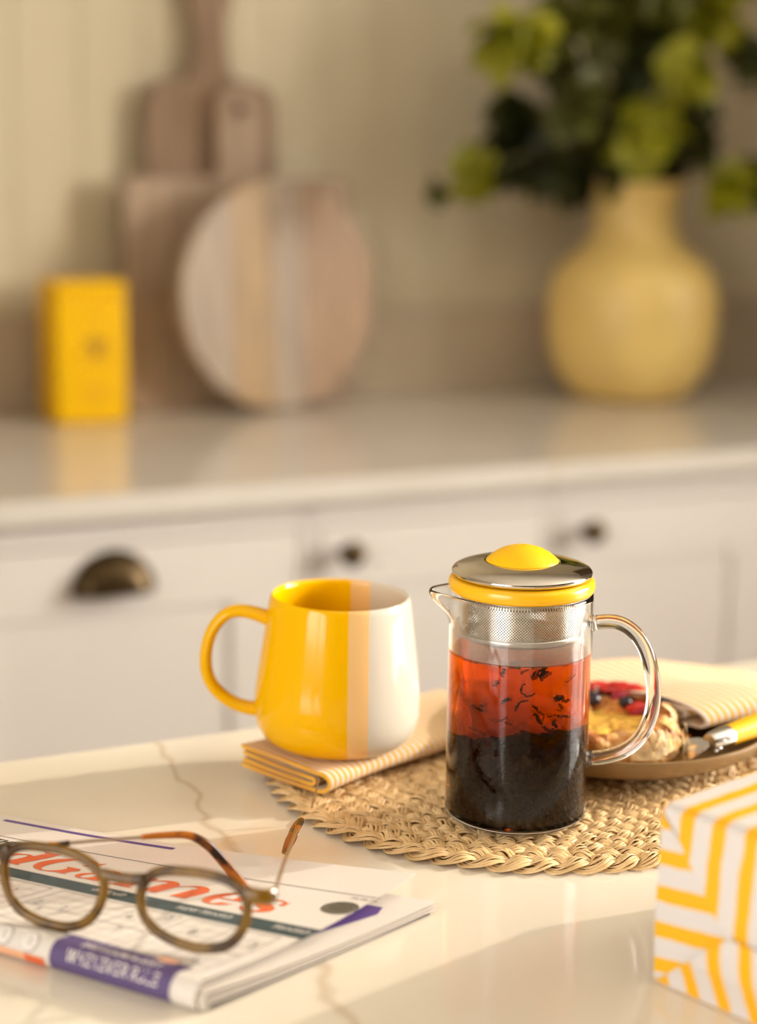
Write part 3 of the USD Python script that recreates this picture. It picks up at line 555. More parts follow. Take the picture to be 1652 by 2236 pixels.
def bend1(V):
    s, a, b = V[:, 0].copy(), V[:, 1].copy(), V[:, 2].copy()
    k = np.clip(1 - s / .03, 0, 1)
    V[:, 2] = b * (1 + .22 * k * np.clip(1 - a / .03, 0, 1) - .10 * np.exp(-((a - .022) / .012) ** 2) * k) + .0022 * k * (a / .07) * (b / .01)
    V[:, 1] = a * (1 - .9 * np.clip(s - .02, 0, 1)) + .003 * np.sin(s * 38) * (1 - a / .08)
    V[:, 0] = s + .004 * (a / .08) - .010 * k * np.sin(a / .08 * 3.1) * .3 + (a / .075) * .018 * 0
    V[:, 0] += -.020 * a / .075 * k * 0
    return V
napkin('striped_napkin', 'folded yellow and white striped cloth napkin under the mug', NB, nd, nw, .185, [fold(.0012, .078, .0011, .0106), fold(.0125, .076, .0040, .0076)], ZB + .0004, .0021, .00535, bend1)

# ------------------------------------------------------------------ mug
MG = A3(.4536, .9874, ZB + .0122)
mugmat(float(MG @ r0))
mp_ = [(0, .0035), (.026, .0035), (.0275, .0002), (.0345, 0), (.0405, .0018), (.0468, .0065), (.0507, .0135), (.0525, .022), (.0521, .033), (.0507, .046), (.0488, .060), (.0469, .074), (.0453, .086), (.0443, .0925), (.0436, .0955), (.0426, .0966), (.0414, .0958), (.0408, .0935)] + \
      [(.0415, .086), (.0433, .074), (.0452, .060), (.0471, .046), (.0485, .033), (.0488, .022), (.0465, .0135), (.040, .0085), (.030, .0065), (0, .006)]
mprof = mp_
mug = thing('mug', 'yellow and cream two-tone glazed mug with a loop handle, standing on the striped napkin', 'mug', MG)
def lean(m):
    a = math.radians(1.2); Rm = trimesh.transformations.rotation_matrix(a, f0, MG); m.apply_transform(Rm); return m
part(mug, 'body', lean(lathe(mprof, 160, MG)), 'mug_glaze', 60)
hpx = [(592, 1352), (562, 1341), (530, 1334), (500, 1338), (472, 1362), (455, 1398), (449, 1440), (456, 1480), (478, 1512), (512, 1535), (545, 1545), (575, 1548)]
hw = spline([UP_(a, b, MG, f0) for a, b in hpx], 80)
part(mug, 'handle', tube(hw, 1.0, 20, flat=(.0072 - .0006 * np.sin(np.linspace(0, np.pi, 80)), .0039 + .0012 * np.abs(np.linspace(-1, 1, 80)) ** 6), ref=f0), 'mug_glaze', True)

# ------------------------------------------------------------------ plate, pastry, napkin and knife
PC = A3(.634, .942, ZB + .0008)
pl = [(0, .002), (.058, .002), (.060, .0), (.064, .0), (.066, .0025), (.083, .0045), (.093, .0090), (.0985, .0155), (.1003, .0195), (.1002, .0208), (.0990, .0211), (.0975, .0202), (.0945, .0150), (.088, .0098), (.078, .0072), (0, .0066)]
single('plate', lathe(pl, 160, PC), 'plate_glaze', 'brown glazed stoneware plate holding the fruit pastry, on the placemat', 'plate', smooth=50)
PZ = PC[2] + .0078
DC = A3(.6065, .906, PZ)
def pastry(v):
    return v
def crust():
    nu, nv = 200, 72; a = np.linspace(0, 2 * np.pi, nu, endpoint=False); b = np.linspace(0, 2 * np.pi, nv, endpoint=False)
    aa, bb = np.meshgrid(a, b, indexing='ij')
    R0 = .0350 + .0018 * np.sin(4 * aa + 1) + .0012 * np.sin(7 * aa)
    th_ = .0120 + .0014 * np.sin(5 * aa + bb * 2) + .0010 * np.sin(9 * aa - 3 * bb)
    x = R0 + th_ * np.cos(bb); z = np.where(np.sin(bb) > 0, .0150, .0105) * np.sin(bb) * (th_ / .012) + .0105
    P_ = np.stack([x * np.cos(aa), x * np.sin(aa), z], -1)
    nn = np.stack([np.cos(bb) * np.cos(aa), np.cos(bb) * np.sin(aa), np.sin(bb)], -1)
    q = meshkit.fbm(P_ * 75 + 5, 4, 3) - .5; l = np.abs(np.sin(7 * aa + 3.2 * bb + 3 * q)) ** .4
    P_ = P_ + nn * ((q * .0065) + (l - .8) * .0022)[..., None]
    P_[..., 2] = np.maximum(P_[..., 2], 0)
    return T(P_.reshape(-1, 3) + DC, quads(nu, nv, True, True))
pas = thing('fruit_pastry', 'golden flaky danish pastry with custard, strawberry and dark berries, on the brown plate', 'pastry', DC)
cm = crust()
if cm.volume < 0: cm.invert()
part(pas, 'crust', cm, 'crust', True)
mat('crust_pale', (0.86, 0.62, 0.33), 0.6, var=0.35, scale=120, bump=0.0006, bscale=300)
def crust_patch(a0, a1, b0, b1, lift, sd):     # a flaky layer peeling off the ring
    nu, nv = 16, 10; R5 = np.random.default_rng(sd); aa, bb = np.meshgrid(np.linspace(a0, a1, nu), np.linspace(b0, b1, nv), indexing='ij')
    jag = np.interp(np.linspace(0, 1, nu), np.linspace(0, 1, 7), R5.uniform(-.25, .25, 7)); bb = bb + (bb - b0) / (b1 - b0) * jag[:, None]
    R0 = .0350 + .0018 * np.sin(4 * aa + 1) + .0012 * np.sin(7 * aa); th_ = .0128 + .0014 * np.sin(5 * aa + bb * 2)
    t_ = (bb - b0) / (b1 - b0); off = .0012 + lift * t_ ** 2 + .0012 * (meshkit.noise(np.stack([aa * 14, bb * 5, aa * 0 + sd], -1)) - .5)
    def at(o):
        x = R0 + (th_ + o) * np.cos(bb); z = np.where(np.sin(bb) > 0, .0150, .0105) * np.sin(bb) * (th_ + o) / .012 + .0105
        return np.stack([x * np.cos(aa), x * np.sin(aa), np.maximum(z, .0006)], -1).reshape(-1, 3) + DC
    k = nu * nv; q = quads(nu, nv); return T(np.vstack([at(off), at(off - .0006)]), np.vstack([q[:, ::-1], q + k]))
for k in range(26):
    a = R_.uniform(0, 6.28) if k < 10 else R_.uniform(-1.9, .9); b = R_.uniform(-.5, 1.1)
    part(pas, 'flake', crust_patch(a, a + R_.uniform(.18, .5), b, b + R_.uniform(.35, .8), R_.uniform(.0005, .0032), 100 + k), 'crust_pale' if k % 2 else 'crust', True)
na = 96; cv = [(DC + A3(0, 0, .0205))]; rr_ = np.linspace(.003, .0285, 9)
for r_ in rr_:
    for k in range(na):
        a = 2 * np.pi * k / na; p = A3(r_ * math.cos(a), r_ * math.sin(a), 0); cv.append(DC + p + A3(0, 0, .0195 + .0035 * (meshkit.noise(p * 220 + 9) - .3)))
cf = [(0, 1 + k, 1 + (k + 1) % na) for k in range(na)]
cf = np.vstack([cf, quads(9, na, False, True, 1)])
cm = T(cv, cf); 
if cm.face_normals[:, 2].mean() < 0: cm.invert()
part(pas, 'custard', cm, 'custard', True, label='yellow baked custard filling')
def slab(px, py, z, L, wd, h, ang, m, nm, sub=3):
    c = U(px, py, z); Rz = trimesh.transformations.rotation_matrix(ang, UP)[:3, :3]
    e_ = ellipsoid((0, 0, 0), L, wd, h, sub, Rz); v = e_.vertices; v = v + (meshkit.noise(v * 180 + px)[:, None] - .5) * .0015
    part(pas, nm, T(v + c, e_.faces), m, True)
zf = DC[2] + .0250
slab(1362, 1505, zf + .004, .017, .006, .0045, math.radians(-42), 'strawberry', 'strawberry_slice')
slab(1300, 1500, zf + .0015, .011, .005, .004, math.radians(-5), 'strawberry', 'strawberry_slice')
slab(1392, 1545, zf, .008, .005, .0035, math.radians(-10), 'strawberry', 'strawberry_slice')
slab(1355, 1522, zf + .001, .008, .006, .0045, 0.3, 'cherry', 'cherry_half')
slab(1400, 1552, zf - .002, .009, .005, .003, 0.1, 'cherry', 'cherry_half')
for (px, py, s) in ((1293, 1527, .0055), (1318, 1508, .0045), (1438, 1540, .0062), (1365, 1534, .0045), (1335, 1512, .0045), (1285, 1520, .005)):
    slab(px, py, zf + .001, s, s, s * .85, 0, 'blueberry', 'blueberry', 2)
def bend2(V):
    s, a, b = V[:, 0].copy(), V[:, 1].copy(), V[:, 2].copy()
    k = np.clip((s - .055) / .14, 0, 1)
    V[:, 2] = b * (1 + .25 * np.sin(s * 30 + a * 25)) - .055 * k ** 1.3 + .003 * np.exp(-((s - .035) / .035) ** 2) * np.clip(a / .10, 0, 1) + .003 * np.sin(a * 60) * (1 - k)
    V[:, 1] = a + .004 * np.sin(s * 25); V[:, 0] = s - .065 * np.clip(a / .12, 0, 1) * np.clip(1 - s / .12, 0, 1)
    return V
napkin('striped_napkin', 'folded yellow striped cloth napkin draped over the plate behind the pastry', A3(.664, .882, 0), A3(1, -.02, 0), A3(.02, 1, 0), .22, [fold(.001, .122, .0011, .0112), fold(.014, .119, .0042, .0080)], PC[2] + .0215, .0020, .0056, bend2, phase=.3)
K0, K1 = U(1548, 1622, PC[2] + .0265), U(1590, 1606, PC[2] + .0275)
kd = K1 - K0; kd /= np.linalg.norm(kd); KT = U(1425, 1658, PC[2] + .0105)
kn = thing('table_knife', 'small knife with a bright yellow handle resting on the rim of the brown plate', 'knife', K0)
hs = np.linspace(0, 1, 24); hpth = K1 - kd * .001 + kd * hs[:, None] * .105
part(kn, 'handle', tube(hpth, .0066 + .0012 * np.sin(hs * 2.6) - .004 * np.clip(hs - .93, 0, 1) / .07, 20), 'knife_yellow', 40, label='smooth bright yellow handle')
part(kn, 'ferrule', tube(np.array([K0, K0 + (K1 - K0) * .15, K0 + (K1 - K0) * .8, K1]), [.0052, .0062, .0067, .0066], 24), 'silver_metal', 40, label='polished steel collar')
side = np.cross(kd, UP); side /= np.linalg.norm(side); kn_up = np.cross(side, kd)
for (a, b) in ((.35, .2), (.7, .2), (.2, -.5), (.05, -.75)):
    part(kn, 'rivet', ellipsoid(K0 + (K1 - K0) * a + side * .0064 * math.cos(b) + kn_up * .0064 * math.sin(b), .0011, .0011, .0011, 2), 'silver_metal', True)
bl = np.array([K0 + (KT - K0) * t for t in np.linspace(0, 1, 12)]); hw_ = np.array([.0025, .0045, .0062, .0072, .0078, .008, .008, .0078, .0072, .006, .004, .001])
part(kn, 'blade', tube(bl, 1.0, 12, flat=(hw_, np.full(12, .0006)), ref=side), 'silver_metal', 30, label='flat polished steel blade')

# ------------------------------------------------------------------ gift box
G0 = U(1430, 2145); gb = A3(.962, .272, 0); ga = A3(.272, -.962, 0); GH, GA, GB = .090, .135, .22
gift = thing('gift_box', 'gift box wrapped in yellow and white striped paper, at the front right corner', 'gift box', G0 + gb * GB / 2 + ga * GA / 2)
PER = .0180
def gw(a, b, z): return G0 + ga * a + gb * b + UP * z
def strip(pts_ab, n1, fn_uv, name, m='gift_paper', thick=None):
    pass
# box: stripes run round it (along b on the top, down the left end); u counts stripes across a
def grid(fn, fu, nu, nv):
    v, uvv = [], []
    for i in range(nu):
        for j in range(nv):
            s, t = i / (nu - 1), j / (nv - 1); v.append(fn(s, t)); uvv.append(fu(s, t))
    return T(v, quads(nu, nv)), np.array(uvv)
bev = .005
prof_g = [(GB, 0.0), (GB, GH)] 
# wrapping sheet across: far end foot -> top -> rounded top edge -> down the end by the flap length is separate; sides: front (a = GA) and back (a = 0)
P0 = [(GB, .0005), (GB, GH - bev)] + [(GB - bev + bev * math.cos(q), GH - bev + bev * math.sin(q)) for q in np.linspace(0, np.pi / 2, 6)] + [(bev - bev * math.sin(q), GH - bev + bev * math.cos(q)) for q in np.linspace(0, np.pi / 2, 6)] + [(0.0, .0005)]
P0 = np.array(P0); cl_ = np.r_[0, np.cumsum(np.linalg.norm(np.diff(P0, axis=0), axis=1))]
na_ = 9; V, UVs = [], []
for i in range(na_):
    a = GA * i / (na_ - 1)
    bul = .0015 * math.sin(math.pi * i / (na_ - 1))
    for (b, z), c in zip(P0, cl_): V.append(gw(a, b, z + (bul if z > GH - .01 else 0))); UVs.append((a / PER + .10, c / PER))
wrapm = T(V, quads(na_, len(P0)))
# the two long sides: stripes carry on round the edges, horizontal lines
sides_v, sides_uv, sf = [], [], []; off = 0
for a in (0.0, GA):
    for i in range(9):
        for j in range(7):
            b, z = GB * i / 8, GH * j / 6; sides_v.append(gw(a + (0 if a else 0), b, z * .996)); sides_uv.append(((a - (GH - z) if a == 0 else a + (GH - z)) / PER + .10, b / PER))
    sf.append(quads(9, 7, off=off)); off += 63
allm = join(wrapm, T(sides_v, np.vstack(sf))); alluv = np.vstack([UVs, sides_uv])
part(gift, 'wrapping_paper', allm, 'gift_paper', True, uv=alluv)
# end flaps on the left end (plane b = 0, facing -gb): side triangles, then the top flap is the sheet itself, then the bottom flap
def flap(name, poly, lift, fu, label=None):
    vt, ft = trimesh.creation.triangulate_polygon(Polygon(poly), engine='earcut')
    m = trimesh.Trimesh(np.c_[vt, np.zeros(len(vt))], ft, process=False); m = m.subdivide_to_size(.012)
    q = m.vertices[:, :2]; k = len(q); front = [gw(a, -lift(a, z), z) for a, z in q]; back = [gw(a, -lift(a, z) + .0003, z) for a, z in q]
    uvv = [fu(a, z) for a, z in q]; mm = T(front + back, np.vstack([m.faces, m.faces[:, ::-1] + k]))
    part(gift, name, mm, 'gift_paper', False, uv=np.array(uvv + uvv), label=label)
mid = GH * .40; ax_ = .046
puff = lambda a, z, k=1: .0008 * k + .003 * math.exp(-((z - mid) / .03) ** 2) * k * .5
# tucked side triangle: horizontal bands
flap('end_flap', [(0, GH - .004), (ax_, mid + .004), (ax_, mid - .004), (0, .003)], lambda a, z: puff(a, z), lambda a, z: ((z - .12 * a) / PER + .35, a / PER), 'tucked side flap with level stripes')
flap('end_flap', [(GA, GH - .004), (GA - ax_, mid + .004), (GA - ax_, mid - .004), (GA, .003)], lambda a, z: puff(a, z), lambda a, z: ((z - .12 * (GA - a)) / PER + .35, a / PER), 'tucked side flap with level stripes')
flap('end_flap', [(.000, GH - .001), (GA, GH - .001), (GA - ax_, mid - .006), (ax_ + .004, mid - .006)], lambda a, z: puff(a, z, 2) * min(1, (GH - z) / .02), lambda a, z: (a / PER + .10, z / PER), 'top flap folded down with upright stripes')
flap('end_flap', [(.000, .001), (GA, .001), (GA - ax_, mid + .004), (ax_, mid + .004)], lambda a, z: puff(a, z, 3) * min(1, z / .02), lambda a, z: ((a + .004 * math.sin(z * 40)) / PER + .62, z / PER), 'bottom flap folded up with upright stripes')
bot = T([gw(0, 0, .0004), gw(GA, 0, .0004), gw(GA, GB, .0004), gw(0, GB, .0004)], [(0, 2, 1), (0, 3, 2)])

# ------------------------------------------------------------------ newspaper
NO = A3(.257, .726, 0); rd = A3(.557, -.83, 0); rd /= np.linalg.norm(rd); pv = A3(-rd[1], rd[0], 0)
PT, PL = .138, -.30                            # page height, left edge
class Sheet:
    def __init__(s, rho, zt, lift, right, top, skew): s.rho, s.zt, s.lift, s.right, s.top, s.skew = rho, zt, lift, right, top, skew
    def at(s, p, q, o=0.0):
        """page point: p along the text, q up the page from the fold's crown; q < 0 goes over the fold and back along the underside."""
        r = s.rho
        if q >= 0:
            k = min(1.0, q / s.top); z = s.zt + (2 * r - s.zt) * (1 - k) ** 2.4; v = q; n = 1
            z += s.lift * max(0, (p + .20) / .22) ** 1.6 * k ** 1.2 + o; vv = v
        elif q > -math.pi * r:
            a = -q / r; v = -(r + o) * math.sin(a); z = r + (r + o) * math.cos(a); vv = 0; v_ = v
            vv = v
        else:
            vv = -q - math.pi * r; z = -o + .0002 * 1
        z = max(z, .0002)
        sh = (.02 + 1.1 * max(0, vv)) * (p + .17) if vv > 0 else .02 * (p + .17)
        u_ = p + s.skew * max(0, vv)
        return NO + rd * u_ + pv * (vv + sh * .72 - .0015) + A3(0, 0, ZT + z + .0003)
def sheet_mesh(s, t=.0003):
    qs = np.r_[np.linspace(-math.pi * s.rho - s.top * .97, -math.pi * s.rho, 12), np.linspace(-math.pi * s.rho, 0, 14)[1:], np.linspace(0, s.top, 90)[1:]]
    ps = np.linspace(PL, s.right, 70); nu, nv = len(ps), len(qs)
    o = np.array([[s.at(p, q, 0) for q in qs] for p in ps]); i = np.array([[s.at(p, q, -t if q > -math.pi * s.rho else t * -1) for q in qs] for p in ps])
    v = np.vstack([o.reshape(-1, 3), i.reshape(-1, 3)]); k = nu * nv
    f = [quads(nu, nv), quads(nu, nv, off=k)[:, ::-1]]
    def edge(ix):
        ix = np.array(ix); a, b = ix[:-1], ix[1:]; f.append(np.vstack([np.stack([a, a + k, b], 1), np.stack([b, a + k, b + k], 1)]))
    edge([j for j in range(nv)]); edge([(nu - 1) * nv + j for j in range(nv)][::-1]); edge([i_ * nv for i_ in range(nu)][::-1]); edge([i_ * nv + nv - 1 for i_ in range(nu)])
    return T(v, np.vstack(f))
news = thing('newspaper', 'folded puzzle newspaper with an orange headline and number grids, under the glasses', 'newspaper', NO + A3(-.05, .1, ZT))
S0 = Sheet(.0074, .0042, .010, .011, PT + .004, .145); S1 = Sheet(.0060, .0033, .0092, .010, PT + .002, .145); S2 = Sheet(.0046, .0022, .0035, .0135, PT - .005, .275); S3 = Sheet(.0031, .0014, .0026, .014, PT - .0055, .277); S4 = Sheet(.0017, .0007, .0018, .0145, PT - .006, .279)
for s in (S0, S1, S2, S3, S4): part(news, 'folded_sheet', sheet_mesh(s), 'paper', 40)
def onpage(vq, faces, sheet, m, name, off=.00012, label=None):
    part(news, name, T([sheet.at(a, b, off) for a, b in vq], faces), m, False, label=label)
def ink(poly, m, name, sheet=S0, size=.006, off=.0002, label=None):
    vs, fs, k = [], [], 0
    for g in getattr(poly, 'geoms', [poly]):
        if g.area < 1e-9 or g.geom_type != 'Polygon': continue
        vt, ft = trimesh.creation.triangulate_polygon(g, engine='earcut')
        mm = trimesh.Trimesh(np.c_[vt, np.zeros(len(vt))], ft, process=False).subdivide_to_size(size)
        vs.append(mm.vertices[:, :2]); fs.append(mm.faces + k); k += len(mm.vertices)
    if vs: onpage(np.vstack(vs), np.vstack(fs), sheet, m, name, off, label)
def text(s, x, y, h, m, name, shear=0.0, sx_=1.0, bold=False, sheet=S0, off=.00028, label=None, width=None):
    tm = meshkit.text_mesh(s, h, .0005, bold); v = tm.vertices; fn = tm.face_normals[:, 2] > .5; f = tm.faces[fn]
    if width: sx_ = width / v[:, 0].max()
    onpage(np.c_[x + (v[:, 0] + shear * v[:, 1]) * sx_, y + v[:, 1]], f, sheet, m, name, off, label)
def stroke(pts, ws, n=24):
    p = spline(pts, n) if len(pts) > 2 else np.linspace(pts[0], pts[1], n); w = np.interp(np.linspace(0, 1, n), np.linspace(0, 1, len(ws)), ws)
    c = [Point(*q).buffer(max(.004, x / 2), quad_segs=6) for q, x in zip(p, w)]
    return unary_union([unary_union([c[i], c[i + 1]]).convex_hull for i in range(n - 1)])
def stem(x, w, a, b, serif=.16):
    return unary_union([sbox(x, a, x + w, b), Polygon([(x - serif, b), (x + w, b), (x + w, b - .10), (x, b - .14)]), sbox(x - serif * .6, a, x + w + serif * .6, a + .05)])
def ring(cx, cy, rx, ry, ix, iy, dx=0.0): return affinity.scale(Point(cx, cy).buffer(1, 32), rx, ry).difference(affinity.scale(Point(cx + dx, cy).buffer(1, 32), ix, iy))
arch = lambda x: stroke([(x, .62), (x + .16, .9), (x + .38, .97), (x + .52, .78)], [.05, .05, .16, .26]).union(stem(x + .36, .33, 0, .75, .0))
GL = {'i': (unary_union([stem(.16, .33, 0, 1), Point(.30, 1.30).buffer(.19)]), .62), 'n': (stem(.16, .33, 0, 1).union(arch(.42)), 1.22), 'm': (unary_union([stem(.16, .33, 0, 1), arch(.42), arch(1.06)]), 1.88),
      'd': (ring(.45, .5, .40, .52, .15, .46).union(stem(.64, .33, 0, 1.5)), 1.08), 'a': (unary_union([stroke([(.16, .72), (.25, .92), (.45, .99), (.62, .82)], [.22, .08, .06, .2]), stem(.47, .32, 0, .8, 0), ring(.32, .28, .28, .31, .12, .23)]), .98),
      'e': (unary_union([ring(.46, .5, .40, .52, .15, .45).difference(sbox(.46, .22, 1, .46)), sbox(.2, .46, .84, .53), stroke([(.86, .24), (.70, .06), (.48, .0)], [.03, .06, .05])]), .98),
      's': (unary_union([stroke([(.70, .80), (.58, .97), (.36, .97), (.20, .78), (.34, .58), (.55, .44), (.70, .25), (.54, .03), (.28, .02), (.12, .20)], [.06, .06, .10, .24, .30, .30, .24, .1, .06, .06], 50), Polygon([(.62, .70), (.72, 1.0), (.78, .7)])]), .88),
      'G': (unary_union([ring(.66, .74, .60, .78, .30, .70).difference(sbox(.80, .55, 1.6, 1.2)), Polygon([(.92, .95), (1.16, 1.5), (1.20, .95)]), stem(.90, .27, .05, .66, .14)]), 1.38),
      'M': (unary_union([stem(.1, .08, 0, 1.5), Polygon([(.1, 1.5), (.4, 1.5), (.95, .3), (.82, 0)]), Polygon([(.82, 0), (1.42, 1.5), (1.5, 1.5), (.95, .1)]), stem(1.45, .3, 0, 1.5)]), 1.95)}
def headline(word, x_end, y, xh, shear, m):
    adv = lambda c: GL[c][1] * (1.22 if c == 'm' else 1.0); tot = sum(adv(c) for c in word); x = 0
    for c in word:
        g = affinity.affine_transform(GL[c][0], [xh * XS * (1.22 if c == 'm' else 1.0), xh * XS * shear, 0, xh, x_end - (tot - x) * xh * XS, y]); x += adv(c)
        if g.bounds[0] > PL + .03: ink(g, m, 'headline_letter', size=.004)
XS = 1.42
headline('MindGames', -.0235, .0768, .0165, .22, 'ink_orange')
ink(sbox(PL + .01, .0592, .013, .0712), 'ink_teal', 'heading_band', size=.008)
text('difficult', -.118, .0642, .0040, 'ink_white', 'band_text', .25, off=.00038); text('super fiendish', -.066, .0642, .0040, 'ink_white', 'band_text', .25, off=.00038, width=.032); text('fiendish', -.010, .0642, .0040, 'ink_white', 'band_text', .25, off=.00038)
ink(LineString([(PL + .01, .1115), (.014, .1115)]).buffer(.00022), 'ink_black', 'rule_line', size=.006)
text('TIMES', -.2005, .1020, .0048, 'ink_black', 'masthead', .25, bold=True, width=.0195); text('THE', -.2200, .1020, .0048, 'ink_black', 'masthead', .25, bold=True, width=.016)
text('24 04 24', .0005, .1068, .0024, 'ink_black', 'date_line', width=.0145)
ink(affinity.scale(Point(.0035, .0960).buffer(1, 24), .0090, .0068), 'ink_olive', 'stamp', off=.0002)
ink(affinity.scale(Point(.0035, .0960).buffer(1, 24), .0092, .0070).difference(affinity.scale(Point(.0035, .0960).buffer(1, 24), .0086, .0064)), 'ink_black', 'stamp_ring', off=.00026)
for k in range(3): text(('FREE', 'PUZZLES', 'INSIDE')[k], .0985 - .1 - .0002 - .001 * (k == 1), .0987 - k * .0030, .0019, 'ink_black', 'stamp_text', off=.00038, width=.0105 if k != 1 else .0125)
ink(sbox(PL + .06, PT - .0045, -.128, PT - .0018), 'ink_violet', 'colour_bar', size=.006)
DG = {0: [(2, 0, '5'), (5, 0, '4'), (7, 1, '1'), (1, 2, '3'), (4, 3, '9'), (6, 2, '6')], 1: [(0, 2, '2'), (2, 2, '1'), (4, 2, '8'), (6, 1, '4'), (1, 3, '5'), (7, 3, '7'), (5, 4, '9'), (8, 0, '3')], 2: [(1, 1, '8'), (3, 2, '4'), (5, 1, '3'), (2, 3, '6'), (6, 3, '2'), (7, 1, '9'), (4, 4, '1')]}
for gi, gx in enumerate((-.208, -.1275, -.0490)):
    gwid = .0735 if gi < 2 else .052; nc = 9 if gi < 2 else 6; cw = gwid / nc; gt = .0565; nr = 6; ls = []
    for k in range(nc + 1): ls.append(LineString([(gx + k * cw, gt), (gx + k * cw, gt - nr * cw)]).buffer(.00028 if k % 3 == 0 else .00011, cap_style=2))
    for k in range(nr + 1): ls.append(LineString([(gx, gt - k * cw), (gx + nc * cw, gt - k * cw)]).buffer(.00028 if k % 3 == 0 else .00011, cap_style=2))
    ink(unary_union(ls), 'ink_grey', 'number_grid', size=.008)
    for (c, r, d) in DG[gi]:
        if c < nc: text(d, gx + (c + .3) * cw, gt - (r + .8) * cw, cw * .55, 'ink_black', 'grid_digit')
# the band over the fold
ink(sbox(-.0735, -.0185, -.0030, .0085), 'ink_purple', 'fold_banner', size=.003)
text('BREAKDOWN JUST', -.0600, -.0010, .0042, 'ink_white', 'banner_text', bold=True, width=.046, off=.00038)
text('WHENEVER RULE', -.0640, -.0100, .0056, 'ink_white', 'banner_text', bold=True, width=.054, off=.00038)
ink(affinity.scale(Point(-.017, .0085).buffer(1, 16), .006, .0028), 'ink_peach', 'banner_emblem', off=.00038)
ink(sbox(-.125, -.019, -.0765, -.0120), 'ink_peach', 'fold_strip', size=.003); ink(sbox(-.0890, -.0195, -.0770, -.0125), 'ink_orange', 'fold_strip', size=.003, off=.0003)
for cx in (-.1030, -.0868, -.1190): ink(Point(cx, -.0060).buffer(.0052, 16), 'ink_white', 'fold_disc', size=.003, off=.00038); ink(Point(cx, -.0060).buffer(.0053, 16).difference(Point(cx, -.006).buffer(.0048, 16)), 'ink_grey', 'fold_disc_ring', size=.003, off=.00038); text('3', cx - .001, -.0075, .003, 'ink_grey', 'fold_digit', off=.0004)
ink(Polygon([(S2.right - .040, S2.top - .016), (S2.right - .0165, S2.top - .016), (S2.right - .0125, S2.top - .024), (S2.right - .0200, .070), (S2.right - .024, .055), (S2.right - .045, .055)]), 'ink_violet', 'inner_print', sheet=S2, size=.006)

# ------------------------------------------------------------------ glasses
GLP = U(150, 2028, ZT + .0155); gdir = A3(.05, -.052, 0); gdir /= np.linalg.norm(gdir)
gn = np.cross(gdir, UP); gn = gn if gn @ f0 < 0 else -gn        # faces the camera
back = -gn; tilt = math.radians(8); gup = UP * math.cos(tilt) + back * math.sin(tilt); gnn = np.cross(gdir, gup); gnn = gnn if gnn @ f0 < 0 else -gnn
def onfront(px, py): return UP_(px, py, GLP, gnn)
LR = [(315, 1924), (333, 1908), (357, 1900), (424, 1904), (478, 1914), (512, 1930), (536, 1953), (541, 1980), (537, 2013), (520, 2046), (495, 2066), (460, 2073), (418, 2069), (366, 2050), (332, 2027), (313, 1998), (304, 1960)]
LL = [(14, 1866), (32, 1851), (58, 1846), (115, 1851), (165, 1864), (200, 1885), (224, 1912), (229, 1938), (219, 1978), (196, 2010), (163, 2025), (121, 2022), (74, 2007), (36, 1982), (16, 1944), (7, 1893)]
gl = thing('glasses', 'olive tortoiseshell glasses with thin metal temples, lying open on the newspaper', 'glasses', (onfront(150, 2025) + onfront(430, 2075)) / 2)
for pts in (LL, LR):
    w = chaikin([onfront(a, b) for a, b in pts])
    rimp = part(gl, 'rim', tube(w, 1.0, 12, closed=True, flat=(.0021, .0025), ref=gnn), 'acetate_olive', True, label='olive brown angular lens rim')
    c = w.mean(0); k = len(w); vv = np.vstack([w * .985 + c * .015 + gnn * .0004, c + gnn * .0012, w * .985 + c * .015 - gnn * .0004, c + gnn * .0004])
    f = [(k, i, (i + 1) % k) for i in range(k)] + [(2 * k + 1, k + 1 + (i + 1) % k, k + 1 + i) for i in range(k)] + [q for i in range(k) for q in ((i, k + 1 + i, (i + 1) % k), ((i + 1) % k, k + 1 + i, k + 1 + (i + 1) % k))]
    part(gl, 'lens', T(vv, f), 'lens_glass', True, label='clear lens')
part(gl, 'bridge', tube(spline([onfront(a, b) + gnn * .001 for a, b in ((222, 1905), (245, 1912), (272, 1917), (298, 1919), (318, 1918))], 20), 1.0, 12, flat=(.0022, .0029), ref=gnn), 'acetate_olive', True)
HR = onfront(586, 1962) - gnn * .006; HL = onfront(-18, 1864) - gnn * .006
part(gl, 'end_piece', tube(spline([onfront(530, 1950), onfront(556, 1957), onfront(580, 1961) - gnn * .002, HR], 16), 1.0, 12, flat=(.0021, .0040), ref=gnn), 'acetate_olive', True)
part(gl, 'end_piece', tube(spline([onfront(22, 1856), onfront(2, 1858), onfront(-14, 1862) - gnn * .002, HL], 16), 1.0, 12, flat=(.0021, .0040), ref=gnn), 'acetate_olive', True)
for q in (HR, HL): part(gl, 'hinge', ellipsoid(q - gnn * .001, .0019, .0019, .0022, 2), 'silver_metal', True)
for (a, b, s) in ((247, 1945, 1), (303, 1955, -1)):
    c = onfront(a, b) - gnn * .005; part(gl, 'nose_pad', ellipsoid(c, .0022, .0014, .0055, 2, frame((0, 0, 0), gdir + UP * .3 * s, gnn)[:3, :3]), 'lens_glass', True)
